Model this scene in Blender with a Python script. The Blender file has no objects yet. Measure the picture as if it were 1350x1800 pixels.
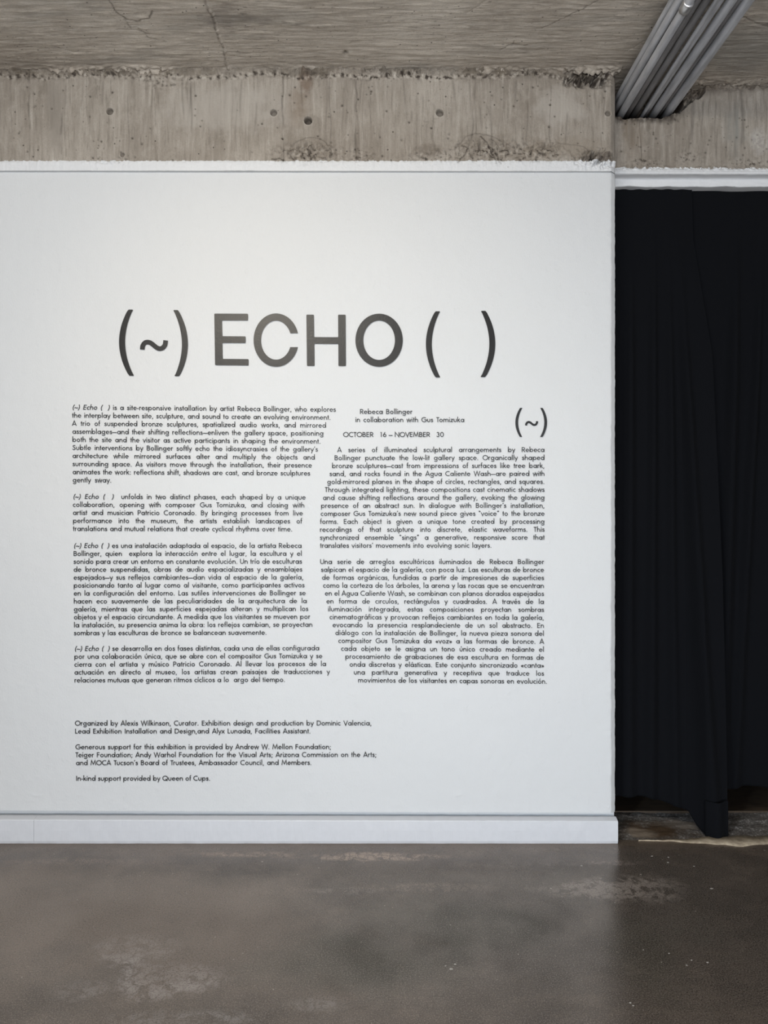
import bpy, math, random
import numpy as np
from mathutils import Vector

C = bpy.context.scene.collection
S = bpy.context.scene

# ------------------------------------------------------------------ camera
D = 3.37                       # distance of the text wall
F = 1300.0                     # focal length in pixels of the 1350 x 1800 frame
CAMZ = 1.5
cam = bpy.data.cameras.new('camera'); cam_o = bpy.data.objects.new('camera', cam); C.objects.link(cam_o)
cam_o.location = (0, 0, CAMZ); cam_o.rotation_euler = (math.pi/2, 0, 0)
cam.sensor_fit = 'VERTICAL'; cam.sensor_height = 24; cam.lens = 24*F/1800
cam.clip_start = 0.05
S.camera = cam_o
S.view_settings.view_transform = 'Standard'; S.view_settings.look = 'None'
S.view_settings.gamma = 1; S.view_settings.use_curve_mapping = False
S.view_settings.exposure = -0.21

# ------------------------------------------------------------------ world and lights
w = bpy.data.worlds.new('sky'); S.world = w; w.use_nodes = True
w.node_tree.nodes['Background'].inputs[0].default_value = (0.66, 0.80, 1.0, 1)
w.node_tree.nodes['Background'].inputs[1].default_value = 0.6

def area(name, loc, target, sx, sy, power, color):
    l = bpy.data.lights.new(name, 'AREA'); l.shape = 'RECTANGLE'; l.size = sx; l.size_y = sy
    l.energy = power; l.color = color
    o = bpy.data.objects.new(name, l); C.objects.link(o); o.location = loc
    o.rotation_euler = (Vector(target)-Vector(loc)).to_track_quat('-Z', 'Y').to_euler()
    return o
# daylight coming through the open front of the gallery behind the camera
area('daylight_opening', (-0.3, -4.4, 1.15), (0, 3.4, 1.5), 6.0, 2.1, 163, (0.66, 0.81, 1.0))
area('ceiling_fill', (0.7, -4.3, 0.25), (0.6, 3.2, 3.5), 5.6, 0.5, 250, (1.0, 0.955, 0.91))  # added fill lamp, brightens the ceiling from low behind the camera
area('daylight_side_window', (-1.95, -1.4, 2.0), (1.5, 3.75, 0.0), 0.2, 0.45, 10, (0.72, 0.85, 1.0)).data.spread = math.radians(62)
def spot(name, loc, target, power, deg, blend, color, r=0.05):
    l = bpy.data.lights.new(name, 'SPOT'); l.energy = power; l.spot_size = math.radians(deg); l.spot_blend = blend
    l.color = color; l.shadow_soft_size = r
    o = bpy.data.objects.new(name, l); C.objects.link(o); o.location = loc
    o.rotation_euler = (Vector(target)-Vector(loc)).to_track_quat('-Z', 'Y').to_euler()
spot('track_spot', (-1.10, 0.2, 3.25), (-0.30, D, 1.90), 76, 54, 1.0, (1.0, 0.84, 0.60), 0.06)
area('ceiling_tube_light', (-0.9, 0.4, 3.42), (-0.5, 2.2, 0), 1.6, 0.25, 72, (1.0, 0.95, 0.86))

# ------------------------------------------------------------------ helpers
def P(px, py, Y=D):
    """point of the scene at depth Y seen at pixel px, py of the 1350 x 1800 frame"""
    return ((px-675)*Y/F, Y, CAMZ-(py-900)*Y/F)

def mesh_obj(name, verts, faces, mat=None, parent=None, smooth=False, kind=None):
    me = bpy.data.meshes.new(name)
    if isinstance(verts, np.ndarray):
        me.vertices.add(len(verts)); me.vertices.foreach_set('co', verts.astype(np.float32).ravel())
        f = np.asarray(faces, dtype=np.int32); n, k = f.shape
        me.loops.add(n*k); me.loops.foreach_set('vertex_index', f.ravel())
        me.polygons.add(n); me.polygons.foreach_set('loop_start', np.arange(0, n*k, k, dtype=np.int32))
        me.polygons.foreach_set('loop_total', np.full(n, k, dtype=np.int32))
        me.update(calc_edges=True); me.validate()
    else:
        me.from_pydata(verts, [], faces); me.update()
    if mat: me.materials.append(mat)
    if smooth: me.polygons.foreach_set('use_smooth', [True]*len(me.polygons))
    o = bpy.data.objects.new(name, me); C.objects.link(o)
    if parent: o.parent = parent
    if kind: o['kind'] = kind
    return o

def empty(name, label=None, cat=None, group=None, kind=None):
    o = bpy.data.objects.new(name, None); C.objects.link(o); o.empty_display_size = 0.1
    tag(o, label, cat, group, kind); return o
def tag(o, label=None, cat=None, group=None, kind=None):
    if label: o['label'] = label
    if cat: o['category'] = cat
    if group: o['group'] = group
    if kind: o['kind'] = kind
    return o

def prism_box(x0, x1, y0, y1, z0, z1):
    v = [(x, y, z) for x in (x0, x1) for y in (y0, y1) for z in (z0, z1)]
    f = [(0,1,3,2), (4,6,7,5), (0,4,5,1), (2,3,7,6), (0,2,6,4), (1,5,7,3)]
    return v, f

def merge(parts):
    V = []; Fc = []
    for v, f in parts:
        n = len(V); V += list(v); Fc += [tuple(i+n for i in q) for q in f]
    return V, Fc

def set_tone(o, arr):
    """per-vertex dirt and painted hollow shade (-), efflorescence and painted highlights (+) of the concrete, read by its material"""
    a = o.data.attributes.new('tone', 'FLOAT', 'POINT'); a.data.foreach_set('value', np.clip(arr, -1, 1).astype(np.float32).ravel())
def poly_dist(X, Y, pts):
    d = np.full(X.shape, 9.0)
    for (x0, y0), (x1, y1) in zip(pts[:-1], pts[1:]):
        dx, dy = x1-x0, y1-y0; t = np.clip(((X-x0)*dx+(Y-y0)*dy)/(dx*dx+dy*dy+1e-12), 0, 1)
        d = np.minimum(d, np.hypot(X-x0-t*dx, Y-y0-t*dy))
    return d

# vectorised gradient noise
_rng = np.random.RandomState(7)
_perm = np.concatenate([_rng.permutation(512)]*3)
_ang = _rng.rand(512)*2*math.pi
_gx, _gy = np.cos(_ang), np.sin(_ang)
def pn(x, y):
    xi = np.floor(x).astype(int); yi = np.floor(y).astype(int); xf = x-xi; yf = y-yi
    xi &= 511; yi &= 511
    def g(a, b, dx, dy):
        h = _perm[_perm[(a) & 511]+(b & 511)] & 511
        return _gx[h]*dx+_gy[h]*dy
    u = xf**3*(xf*(xf*6-15)+10); v = yf**3*(yf*(yf*6-15)+10)
    n0 = g(xi, yi, xf, yf)*(1-u)+g(xi+1, yi, xf-1, yf)*u
    n1 = g(xi, yi+1, xf, yf-1)*(1-u)+g(xi+1, yi+1, xf-1, yf-1)*u
    return (n0*(1-v)+n1*v)*1.5
def fbm(x, y, o=4, seed=0):
    r = 0; a = 1
    for k in range(o):
        r = r+a*pn(x+seed*17.3+k*5.1, y+seed*9.7+k*3.3); x = x*2; y = y*2; a *= 0.5
    return r
def sstep(a, b, x):
    t = np.clip((x-a)/(b-a), 0, 1); return t*t*(3-2*t)

def grid_faces(nu, nv):
    i = np.arange(nu-1)[:, None]*nv+np.arange(nv-1)[None, :]
    i = i.ravel()
    return np.stack([i, i+nv, i+nv+1, i+1], 1)

# ------------------------------------------------------------------ materials
def mat(name):
    m = bpy.data.materials.new(name); m.use_nodes = True
    return m, m.node_tree, m.node_tree.nodes['Principled BSDF']
class N:
    """small node building helper"""
    def __init__(s, nt): s.nt = nt; s.co = nt.nodes.new('ShaderNodeNewGeometry').outputs['Position']
    def mapv(s, scale, loc=(0, 0, 0), rot=(0, 0, 0)):
        n = s.nt.nodes.new('ShaderNodeMapping'); n.inputs['Scale'].default_value = scale
        n.inputs['Location'].default_value = loc; n.inputs['Rotation'].default_value = rot
        s.nt.links.new(s.co, n.inputs[0]); return n.outputs[0]
    def noise(s, scale, detail=4, rough=0.55, vec=None, dist=0.0):
        n = s.nt.nodes.new('ShaderNodeTexNoise'); n.inputs['Scale'].default_value = scale
        n.inputs['Detail'].default_value = detail; n.inputs['Roughness'].default_value = rough
        n.inputs['Distortion'].default_value = dist
        s.nt.links.new(vec if vec is not None else s.co, n.inputs[0]); return n.outputs[0]
    def vor(s, scale, vec=None, feature='F1'):
        n = s.nt.nodes.new('ShaderNodeTexVoronoi'); n.inputs['Scale'].default_value = scale; n.feature = feature
        s.nt.links.new(vec if vec is not None else s.co, n.inputs[0]); return n.outputs['Distance']
    def ramp(s, fac, stops):
        n = s.nt.nodes.new('ShaderNodeValToRGB'); cr = n.color_ramp
        while len(cr.elements) < len(stops): cr.elements.new(0.5)
        for e, (p, c) in zip(cr.elements, stops):
            e.position = p; e.color = (*c, 1) if len(c) == 3 else c
        s.nt.links.new(fac, n.inputs[0]); return n.outputs[0]
    def g(s, fac, a, b): return s.ramp(fac, [(a, (0, 0, 0)), (b, (1, 1, 1))]) if a < b else s.ramp(fac, [(b, (1, 1, 1)), (a, (0, 0, 0))])
    def mix(s, fac, a, b, mode='MIX'):
        n = s.nt.nodes.new('ShaderNodeMix'); n.data_type = 'RGBA'; n.blend_type = mode
        for v, i in ((fac, 0), (a, 6), (b, 7)):
            if isinstance(v, (int, float)): n.inputs[i].default_value = v
            elif isinstance(v, tuple): n.inputs[i].default_value = (*v, 1)
            else: s.nt.links.new(v, n.inputs[i])
        return n.outputs[2]
    def math(s, op, a, b=0.0, clamp=False):
        n = s.nt.nodes.new('ShaderNodeMath'); n.operation = op; n.use_clamp = clamp
        for v, i in ((a, 0), (b, 1)):
            if isinstance(v, (int, float)): n.inputs[i].default_value = v
            else: s.nt.links.new(v, n.inputs[i])
        return n.outputs[0]
    def tone(s, c, dirt_shade=(0.05, 0.040, 0.032), light=(0.50, 0.465, 0.41)):  # dark colour serves dirt and the shade painted into hollows
        n = s.nt.nodes.new('ShaderNodeAttribute'); n.attribute_name = 'tone'; f = n.outputs['Fac']
        c = s.mix(s.math('MULTIPLY', f, -1.0, True), c, dirt_shade)
        return s.mix(s.math('MULTIPLY', f, 1.0, True), c, light)
    def xyz(s):
        n = s.nt.nodes.new('ShaderNodeSeparateXYZ'); s.nt.links.new(s.co, n.inputs[0]); return n.outputs
    def blob(s, c, r, wob=0.35, nscale=4):
        """soft irregular patch, 1 inside: c centre, r radii (three numbers)"""
        n = s.nt.nodes.new('ShaderNodeMapping')
        n.vector_type = 'POINT'
        n.inputs['Scale'].default_value = tuple(1/q for q in r)
        n.inputs['Location'].default_value = tuple(-a/q for a, q in zip(c, r))
        s.nt.links.new(s.co, n.inputs[0])
        l = s.nt.nodes.new('ShaderNodeVectorMath'); l.operation = 'LENGTH'; s.nt.links.new(n.outputs[0], l.inputs[0])
        nz = s.noise(nscale, 5, 0.6)
        d = s.math('ADD', l.outputs['Value'], s.math('MULTIPLY', s.math('SUBTRACT', nz, 0.5), wob*4))
        return s.g(d, 1.15, 0.45)
    def bump(s, h, strength, dist, prev=None):
        n = s.nt.nodes.new('ShaderNodeBump'); n.inputs['Strength'].default_value = strength
        n.inputs['Distance'].default_value = dist; s.nt.links.new(h, n.inputs['Height'])
        if prev is not None: s.nt.links.new(prev, n.inputs['Normal'])
        return n.outputs[0]

def paint_material():
    m, nt, b = mat('white_wall_paint'); n = N(nt)
    a = n.noise(1.3, 3, 0.5)
    col = n.mix(a, (0.575, 0.589, 0.597), (0.605, 0.619, 0.627))
    nt.links.new(col, b.inputs['Base Color']); b.inputs['Roughness'].default_value = 0.55
    b.inputs['Specular IOR Level'].default_value = 0.35
    stipple = n.noise(210, 3, 0.6, n.mapv((1, 1, 0.45)))
    n1 = n.bump(stipple, 0.55, 0.0020)
    lumps = n.g(n.noise(26, 4, 0.62, n.mapv((1, 1, 0.7))), 0.62, 0.72)
    n2 = n.bump(lumps, 0.45, 0.0016, n1)
    n3 = n.bump(n.noise(3.2, 3, 0.5), 0.25, 0.012, n2)
    nt.links.new(n3, b.inputs['Normal'])
    return m

def concrete_nodes(n, vertical=True, dark=1.0):
    """board-marked cast concrete colour; streaks run down (vertical) or across"""
    k = dark
    base = n.mix(n.g(n.noise(2.1, 6, 0.6), 0.34, 0.66), (0.230*k, 0.200*k, 0.166*k), (0.350*k, 0.316*k, 0.272*k))
    if vertical:
        st = n.noise(1.0, 7, 0.66, n.mapv((26, 26, 2.2)), 0.8)
        st2 = n.noise(1.0, 5, 0.65, n.mapv((70, 70, 8)), 0.3)
    else:
        st = n.noise(1.0, 6, 0.7, n.mapv((6, 55, 6), rot=(0, 0, 0.03)), 1.0)
        st2 = n.noise(1.0, 5, 0.75, n.mapv((26, 150, 26), rot=(0, 0, -0.05)), 0.9)
    c = n.mix(n.math('MULTIPLY', n.g(st, 0.50, 0.70), 0.42), base, (0.46*k, 0.425*k, 0.375*k))
    c = n.mix(n.math('MULTIPLY', n.g(st, 0.46, 0.30), 0.38), c, (0.16*k, 0.138*k, 0.112*k))
    c = n.mix(n.math('MULTIPLY', n.g(st2, 0.48, 0.34), 0.50), c, (0.150*k, 0.130*k, 0.106*k))
    c = n.mix(n.math('MULTIPLY', n.g(st2, 0.56, 0.70), 0.35), c, (0.50*k, 0.465*k, 0.415*k))
    # clouding and ragged scabs of laitance
    scab = n.noise(11, 8, 0.72, None, 0.5)
    c = n.mix(n.math('MULTIPLY', n.g(scab, 0.55, 0.60), 0.22), c, (0.42*k, 0.385*k, 0.335*k))
    c = n.mix(n.math('MULTIPLY', n.g(scab, 0.42, 0.36), 0.25), c, (0.17*k, 0.148*k, 0.12*k))
    c = n.mix(n.math('MULTIPLY', n.g(n.noise(190, 3, 0.7), 0.46, 0.64), 0.22), c, (0.14*k, 0.12*k, 0.10*k))
    pit = n.g(n.vor(26), 0.11, 0.07)
    pits = n.math('MULTIPLY', pit, n.g(n.noise(9, 2, 0.5), 0.50, 0.56))
    c = n.mix(n.math('MULTIPLY', pits, 0.85), c, (0.06, 0.05, 0.04))
    return c, st, st2, pits

def beam_material(name, zpaint, wob, dark=1.0, patches=True):
    m, nt, b = mat(name); n = N(nt)
    c, st, st2, pits = concrete_nodes(n, True, dark)
    z = n.xyz()[2]; x = n.xyz()[0]
    if patches:  # the first patch paints shade into the joint cavity
        for (px, py, rx, rz, colr) in ((1035, 138, .115, .035, (0.055, 0.043, 0.033)), (1050, 280, .09, .03, (0.10, 0.08, 0.065)), (755, 268, .10, .03, (0.15, 0.125, 0.10)), (524, 188, .06, .10, (0.20, 0.155, 0.115)), (538, 140, .04, .07, (0.15, 0.10, 0.07)),
                                       (865, 262, .30, .09, (0.21, 0.18, 0.145)), (545, 262, .18, .08, (0.22, 0.19, 0.155)),
                                       (985, 265, .24, .07, (0.22, 0.185, 0.145)), (980, 190, .14, .10, (0.39, 0.36, 0.32)),
                                       (400, 190, .35, .13, (0.38, 0.35, 0.31)), (100, 200, .05, .2, (0.24, 0.215, 0.185))):
            X, Y, Z = P(px, py)
            c = n.mix(n.math('MULTIPLY', n.blob((X, Y, Z), (rx, .4, rz), .5, 13), 0.62), c, colr)
    else:
        for (px, py, rx, rz, colr) in ((1290, 225, .07, .14, (0.22, 0.215, 0.195)), (1335, 250, .05, .07, (0.36, 0.34, 0.32)), (1135, 208, .18, .035, (0.045, 0.035, 0.028)), (1220, 150, .10, .04, (0.07, 0.055, 0.045)),
                                       (1200, 150, .4, .06, (0.13, 0.11, 0.095)), (1110, 230, .05, .14, (0.18, 0.145, 0.11))):
            X, Y, Z = P(px, py, 3.47)
            c = n.mix(n.math('MULTIPLY', n.math('MULTIPLY', n.blob((X, Y, Z), (rx, .4, rz), .5, 12), n.g(st, 0.3, 0.6)), 0.85), c, colr)
    # brown dirt along the crumbled joint under the ceiling
    zt = n.math('ADD', z, n.math('MULTIPLY', n.math('SUBTRACT', n.noise(14, 5, 0.7), 0.5), 0.09))
    c = n.mix(n.math('MULTIPLY', n.g(n.math('SUBTRACT', zt, 3.0), 0.468, 0.500), n.g(n.noise(5, 4, 0.7), 0.35, 0.65)), c, (0.15, 0.125, 0.095))
    # white paint brushed over the bottom edge
    zz = n.math('ADD', z, n.math('MULTIPLY', n.math('SUBTRACT', n.noise(55, 5, 0.7), 0.5), wob))
    paint = n.math('LESS_THAN', zz, zpaint)
    c = n.mix(paint, c, (0.64, 0.65, 0.66))
    c = n.tone(c)
    nt.links.new(c, b.inputs['Base Color'])
    r = n.math('SUBTRACT', 0.85, n.math('MULTIPLY', paint, 0.35)); nt.links.new(r, b.inputs['Roughness'])
    b.inputs['Specular IOR Level'].default_value = 0.3
    n1 = n.bump(n.noise(120, 4, 0.65), 0.4, 0.002)
    n2 = n.bump(st2, 0.30, 0.004, n1)
    n3 = n.bump(n.math('MULTIPLY', pits, -1.0), 0.6, 0.004, n2)
    nt.links.new(n3, b.inputs['Normal'])
    return m

def ceiling_material():
    m, nt, b = mat('board_marked_ceiling_concrete'); n = N(nt)
    c, st, st2, pits = concrete_nodes(n, False, 1.72)
    lam = n.math('MULTIPLY', n.g(n.noise(1.0, 3, 0.5, n.mapv((1.6, 9, 1))), 0.56, 0.66), 0.35)
    c = n.mix(lam, c, (0.24, 0.225, 0.20))
    X, Y, Z = P(1290, 75, 3.2)
    c = n.mix(n.math('MULTIPLY', n.blob((1.55, 3.2, 3.5), (.35, .22, .4), .4, 5), 0.5), c, (0.21, 0.21, 0.195))
    c = n.mix(n.math('MULTIPLY', n.blob((-.62, 3.02, 3.5), (.16, .10, .4), .6, 9), 0.45), c, (0.15, 0.13, 0.11))
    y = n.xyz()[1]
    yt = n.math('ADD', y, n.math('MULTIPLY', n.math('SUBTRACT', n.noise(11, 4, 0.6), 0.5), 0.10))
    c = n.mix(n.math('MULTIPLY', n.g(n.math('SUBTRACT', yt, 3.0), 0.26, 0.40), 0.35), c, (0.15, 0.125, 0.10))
    c = n.tone(c, (0.09, 0.075, 0.06), (0.62, 0.58, 0.52))
    nt.links.new(c, b.inputs['Base Color']); b.inputs['Roughness'].default_value = 0.85
    b.inputs['Specular IOR Level'].default_value = 0.3
    n1 = n.bump(st2, 0.5, 0.006); n2 = n.bump(st, 0.55, 0.012, n1); n3 = n.bump(n.noise(150, 3, 0.6), 0.25, 0.002, n2)
    nt.links.new(n3, b.inputs['Normal'])
    return m

def floor_material():
    m, nt, b = mat('sealed_brown_concrete'); n = N(nt)
    big = n.noise(1.5, 6, 0.62)
    c = n.mix(n.g(big, 0.36, 0.66), (0.056, 0.045, 0.037), (0.092, 0.075, 0.061))
    mott = n.noise(7, 6, 0.65, n.mapv((1, 1.4, 1)))
    c = n.mix(n.math('MULTIPLY', n.g(mott, 0.48, 0.68), 0.45), c, (0.150, 0.118, 0.095))
    # worn pale bloom with a cracked outline
    crk = n.noise(19, 6, 0.72, None, 0.6)
    net = n.g(n.vor(27, None, 'DISTANCE_TO_EDGE'), 0.015, 0.10)
    mask = n.math('MULTIPLY', n.g(crk, 0.42, 0.53), n.math('ADD', 0.45, n.math('MULTIPLY', net, 0.65)))
    for (px, py, rx, ry, amt, colr) in ((240, 1668, .16, .13, 1.2, (0.29, 0.26, 0.245)), (295, 1722, .20, .12, 1.2, (0.29, 0.26, 0.245)),
                                        (150, 1740, .12, .06, .6, (0.19, 0.17, 0.16)), (560, 1765, .12, .05, .7, (0.20, 0.18, 0.165)),
                                        (330, 1790, .25, .05, .7, (0.19, 0.175, 0.165)),
                                        (430, 1568, .22, .035, .6, (0.19, 0.165, 0.145)), (600, 1566, .2, .03, .6, (0.18, 0.155, 0.14)),
                                        (430, 1502, .30, .035, .8, (0.27, 0.20, 0.15)), (660, 1506, .40, .045, 1.0, (0.31, 0.235, 0.18)), (760, 1560, .3, .05, .5, (0.20, 0.16, 0.13)), (130, 1515, .4, .04, .5, (0.21, 0.16, 0.125)),
                                        (1100, 1560, .27, .13, 1.3, (0.33, 0.28, 0.245)), (1030, 1564, .26, .07, 1.2, (0.33, 0.28, 0.245)),
                                        (1075, 1517, .17, .03, 1.0, (0.19, 0.155, 0.135)), (1200, 1630, .2, .15, .3, (0.13, 0.12, 0.10)),
                                        (930, 1520, .3, .04, .5, (0.15, 0.13, 0.115)), (500, 1660, .25, .1, .35, (0.14, 0.12, 0.105))):
            Y = CAMZ*F/(py-900); X = (px-675)*Y/F
            bl = n.blob((X, Y, 0), (rx, ry, 1), .3, 6)
            c = n.mix(n.math('MULTIPLY', n.math('MULTIPLY', bl, mask), amt), c, colr)
    for (px, py, rx, ry, amt, colr) in ((120, 1600, .9, .50, .75, (0.160, 0.124, 0.098)), (380, 1640, .6, .5, .55, (0.145, 0.113, 0.090)), (900, 1640, .5, .35, .6, (0.055, 0.046, 0.038)), (1200, 1600, .5, .5, .5, (0.050, 0.043, 0.036))):
        Y = CAMZ*F/(py-900); X = (px-675)*Y/F
        c = n.mix(n.math('MULTIPLY', n.blob((X, Y, 0), (rx, ry, 1), .5, 2.5), amt), c, colr)
    # olive damp stain in the middle
    for (px, py, rx, ry, amt) in ((640, 1690, .42, .24, .7), (800, 1620, .4, .22, .6), (1130, 1680, .16, .30, .4)):
        Y = CAMZ*F/(py-900); X = (px-675)*Y/F
        c = n.mix(n.math('MULTIPLY', n.blob((X, Y, 0), (rx, ry, 1), .35, 3), amt), c, (0.048, 0.046, 0.034))
    # dust and dirt by the foot of the wall
    y = n.xyz()[1]; x = n.xyz()[0]
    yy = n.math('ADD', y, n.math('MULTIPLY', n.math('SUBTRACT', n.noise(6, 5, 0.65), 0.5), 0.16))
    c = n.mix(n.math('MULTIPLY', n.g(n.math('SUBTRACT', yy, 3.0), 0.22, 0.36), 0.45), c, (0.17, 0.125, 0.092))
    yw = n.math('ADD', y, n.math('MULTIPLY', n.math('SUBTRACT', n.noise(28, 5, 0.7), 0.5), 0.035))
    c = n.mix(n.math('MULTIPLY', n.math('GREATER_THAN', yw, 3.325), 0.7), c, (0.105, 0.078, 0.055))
    # sand grains, paint specks
    c = n.mix(n.math('MULTIPLY', n.g(n.noise(230, 2, 0.7), 0.50, 0.64), 0.6), c, (0.23, 0.20, 0.175))
    c = n.mix(n.math('MULTIPLY', n.g(n.noise(180, 2, 0.7), 0.48, 0.36), 0.65), c, (0.025, 0.020, 0.016))
    sp = n.math('MULTIPLY', n.math('LESS_THAN', n.vor(11), 0.045), n.g(n.noise(3, 2), 0.5, 0.6))
    sp2 = n.math('MULTIPLY', n.math('LESS_THAN', n.vor(26), 0.065), n.g(n.noise(2.2, 2), 0.5, 0.62))
    c = n.mix(n.math('MULTIPLY', n.math('MAXIMUM', sp, sp2), 0.6), c, (0.42, 0.38, 0.33))
    nt.links.new(c, b.inputs['Base Color'])
    sp = n.math('ADD', 0.26, n.math('MULTIPLY', n.g(n.noise(3.4, 7, 0.68), 0.36, 0.62), 0.30))
    for (px, py, rx, ry, amt) in ((690, 1670, .32, .22, .13), (850, 1620, .35, .30, .12), (1000, 1690, .30, .40, .13)):
        Y = CAMZ*F/(py-900); X = (px-675)*Y/F
        sp = n.math('SUBTRACT', sp, n.math('MULTIPLY', n.blob((X, Y, 0), (rx, ry, 1), .4, 5), amt))
    nt.links.new(sp, b.inputs['Specular IOR Level'])
    rg = n.math('ADD', 0.11, n.math('MULTIPLY', mott, 0.13))
    rg = n.math('ADD', rg, n.math('MULTIPLY', n.g(n.math('SUBTRACT', yy, 3.0), 0.20, 0.34), 0.15))
    nt.links.new(rg, b.inputs['Roughness']); b.inputs['IOR'].default_value = 1.85; b.inputs['Specular Tint'].default_value = (1.0, 0.82, 0.68, 1)
    n1 = n.bump(n.noise(260, 3, 0.65), 0.30, 0.0010)
    n2 = n.bump(n.noise(9, 4, 0.6), 0.05, 0.006, n1)
    nt.links.new(n2, b.inputs['Normal'])
    return m

def simple(name, col, rough, metal=0.0, ns=0, amt=0.0, bump=0.0, bdist=0.001, spec=0.5, col2=None, vec=None):
    m, nt, b = mat(name); n = N(nt)
    b.inputs['Roughness'].default_value = rough; b.inputs['Metallic'].default_value = metal
    b.inputs['Specular IOR Level'].default_value = spec
    nz = n.noise(ns or 20, 5, 0.62, n.mapv(vec) if vec else None)
    c2 = col2 or tuple(q*(1-amt) for q in col)
    nt.links.new(n.mix(n.g(nz, 0.38, 0.64), col, c2), b.inputs['Base Color'])
    if bump: nt.links.new(n.bump(nz, bump, bdist), b.inputs['Normal'])
    return m

M_paint = paint_material()
Z_PAINT = P(0, 285)[2]
M_beam = beam_material('cast_concrete_beam', Z_PAINT, 0.022)
M_beam2 = beam_material('cast_concrete_header', P(0, 296, 3.47)[2], 0.05, 1.0, False)
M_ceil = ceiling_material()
M_floor = floor_material()
M_wallpaint = simple('gallery_white', (0.60, 0.60, 0.60), 0.6, ns=3, amt=0.05)
M_dark = simple('black_room_paint', (0.012, 0.012, 0.013), 0.8, ns=3, amt=0.2)
M_base = simple('satin_white_trim_paint', (0.57, 0.585, 0.615), 0.5, ns=40, amt=0.03, bump=0.25, bdist=0.002)
M_curtain = simple('black_drape_cloth', (0.0034, 0.0040, 0.0056), 0.95, ns=420, amt=0.25, bump=0.2, bdist=0.0005, spec=0.12)
M_conduit = simple('weathered_galvanised_steel', (0.54, 0.55, 0.575), 0.5, metal=0.2, ns=45, col2=(0.36, 0.365, 0.38), bump=0.15, vec=(1, 0.12, 1))
M_conduit_dark = simple('dusty_dark_conduit', (0.24, 0.235, 0.235), 0.6, metal=0.2, ns=45, col2=(0.15, 0.145, 0.145), bump=0.15, vec=(1, 0.12, 1))

def vinyl():
    m, nt, b = mat('black_vinyl_lettering'); n = N(nt)
    b.inputs['Base Color'].default_value = (0.012, 0.012, 0.012, 1); b.inputs['Roughness'].default_value = 0.36; b.inputs['Specular IOR Level'].default_value = 0.34
    n1 = n.bump(n.noise(160, 3, 0.6), 0.35, 0.0012)
    nt.links.new(n.bump(n.noise(30, 3, 0.6), 0.25, 0.002, n1), b.inputs['Normal'])
    return m
M_vinyl = vinyl()
M_vinyl_small = simple('black_vinyl_small_print', (0.016, 0.016, 0.016), 0.5, ns=60, amt=0.1)

# ------------------------------------------------------------------ setting
XL, XR = -4.2, 3.6
X_CORNER = (1081-675)*(D+0.018)/F            # right corner of the text wall
X_CHAMF = (1074.5-675)*D/F
WT = 0.145                                    # wall thickness

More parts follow.
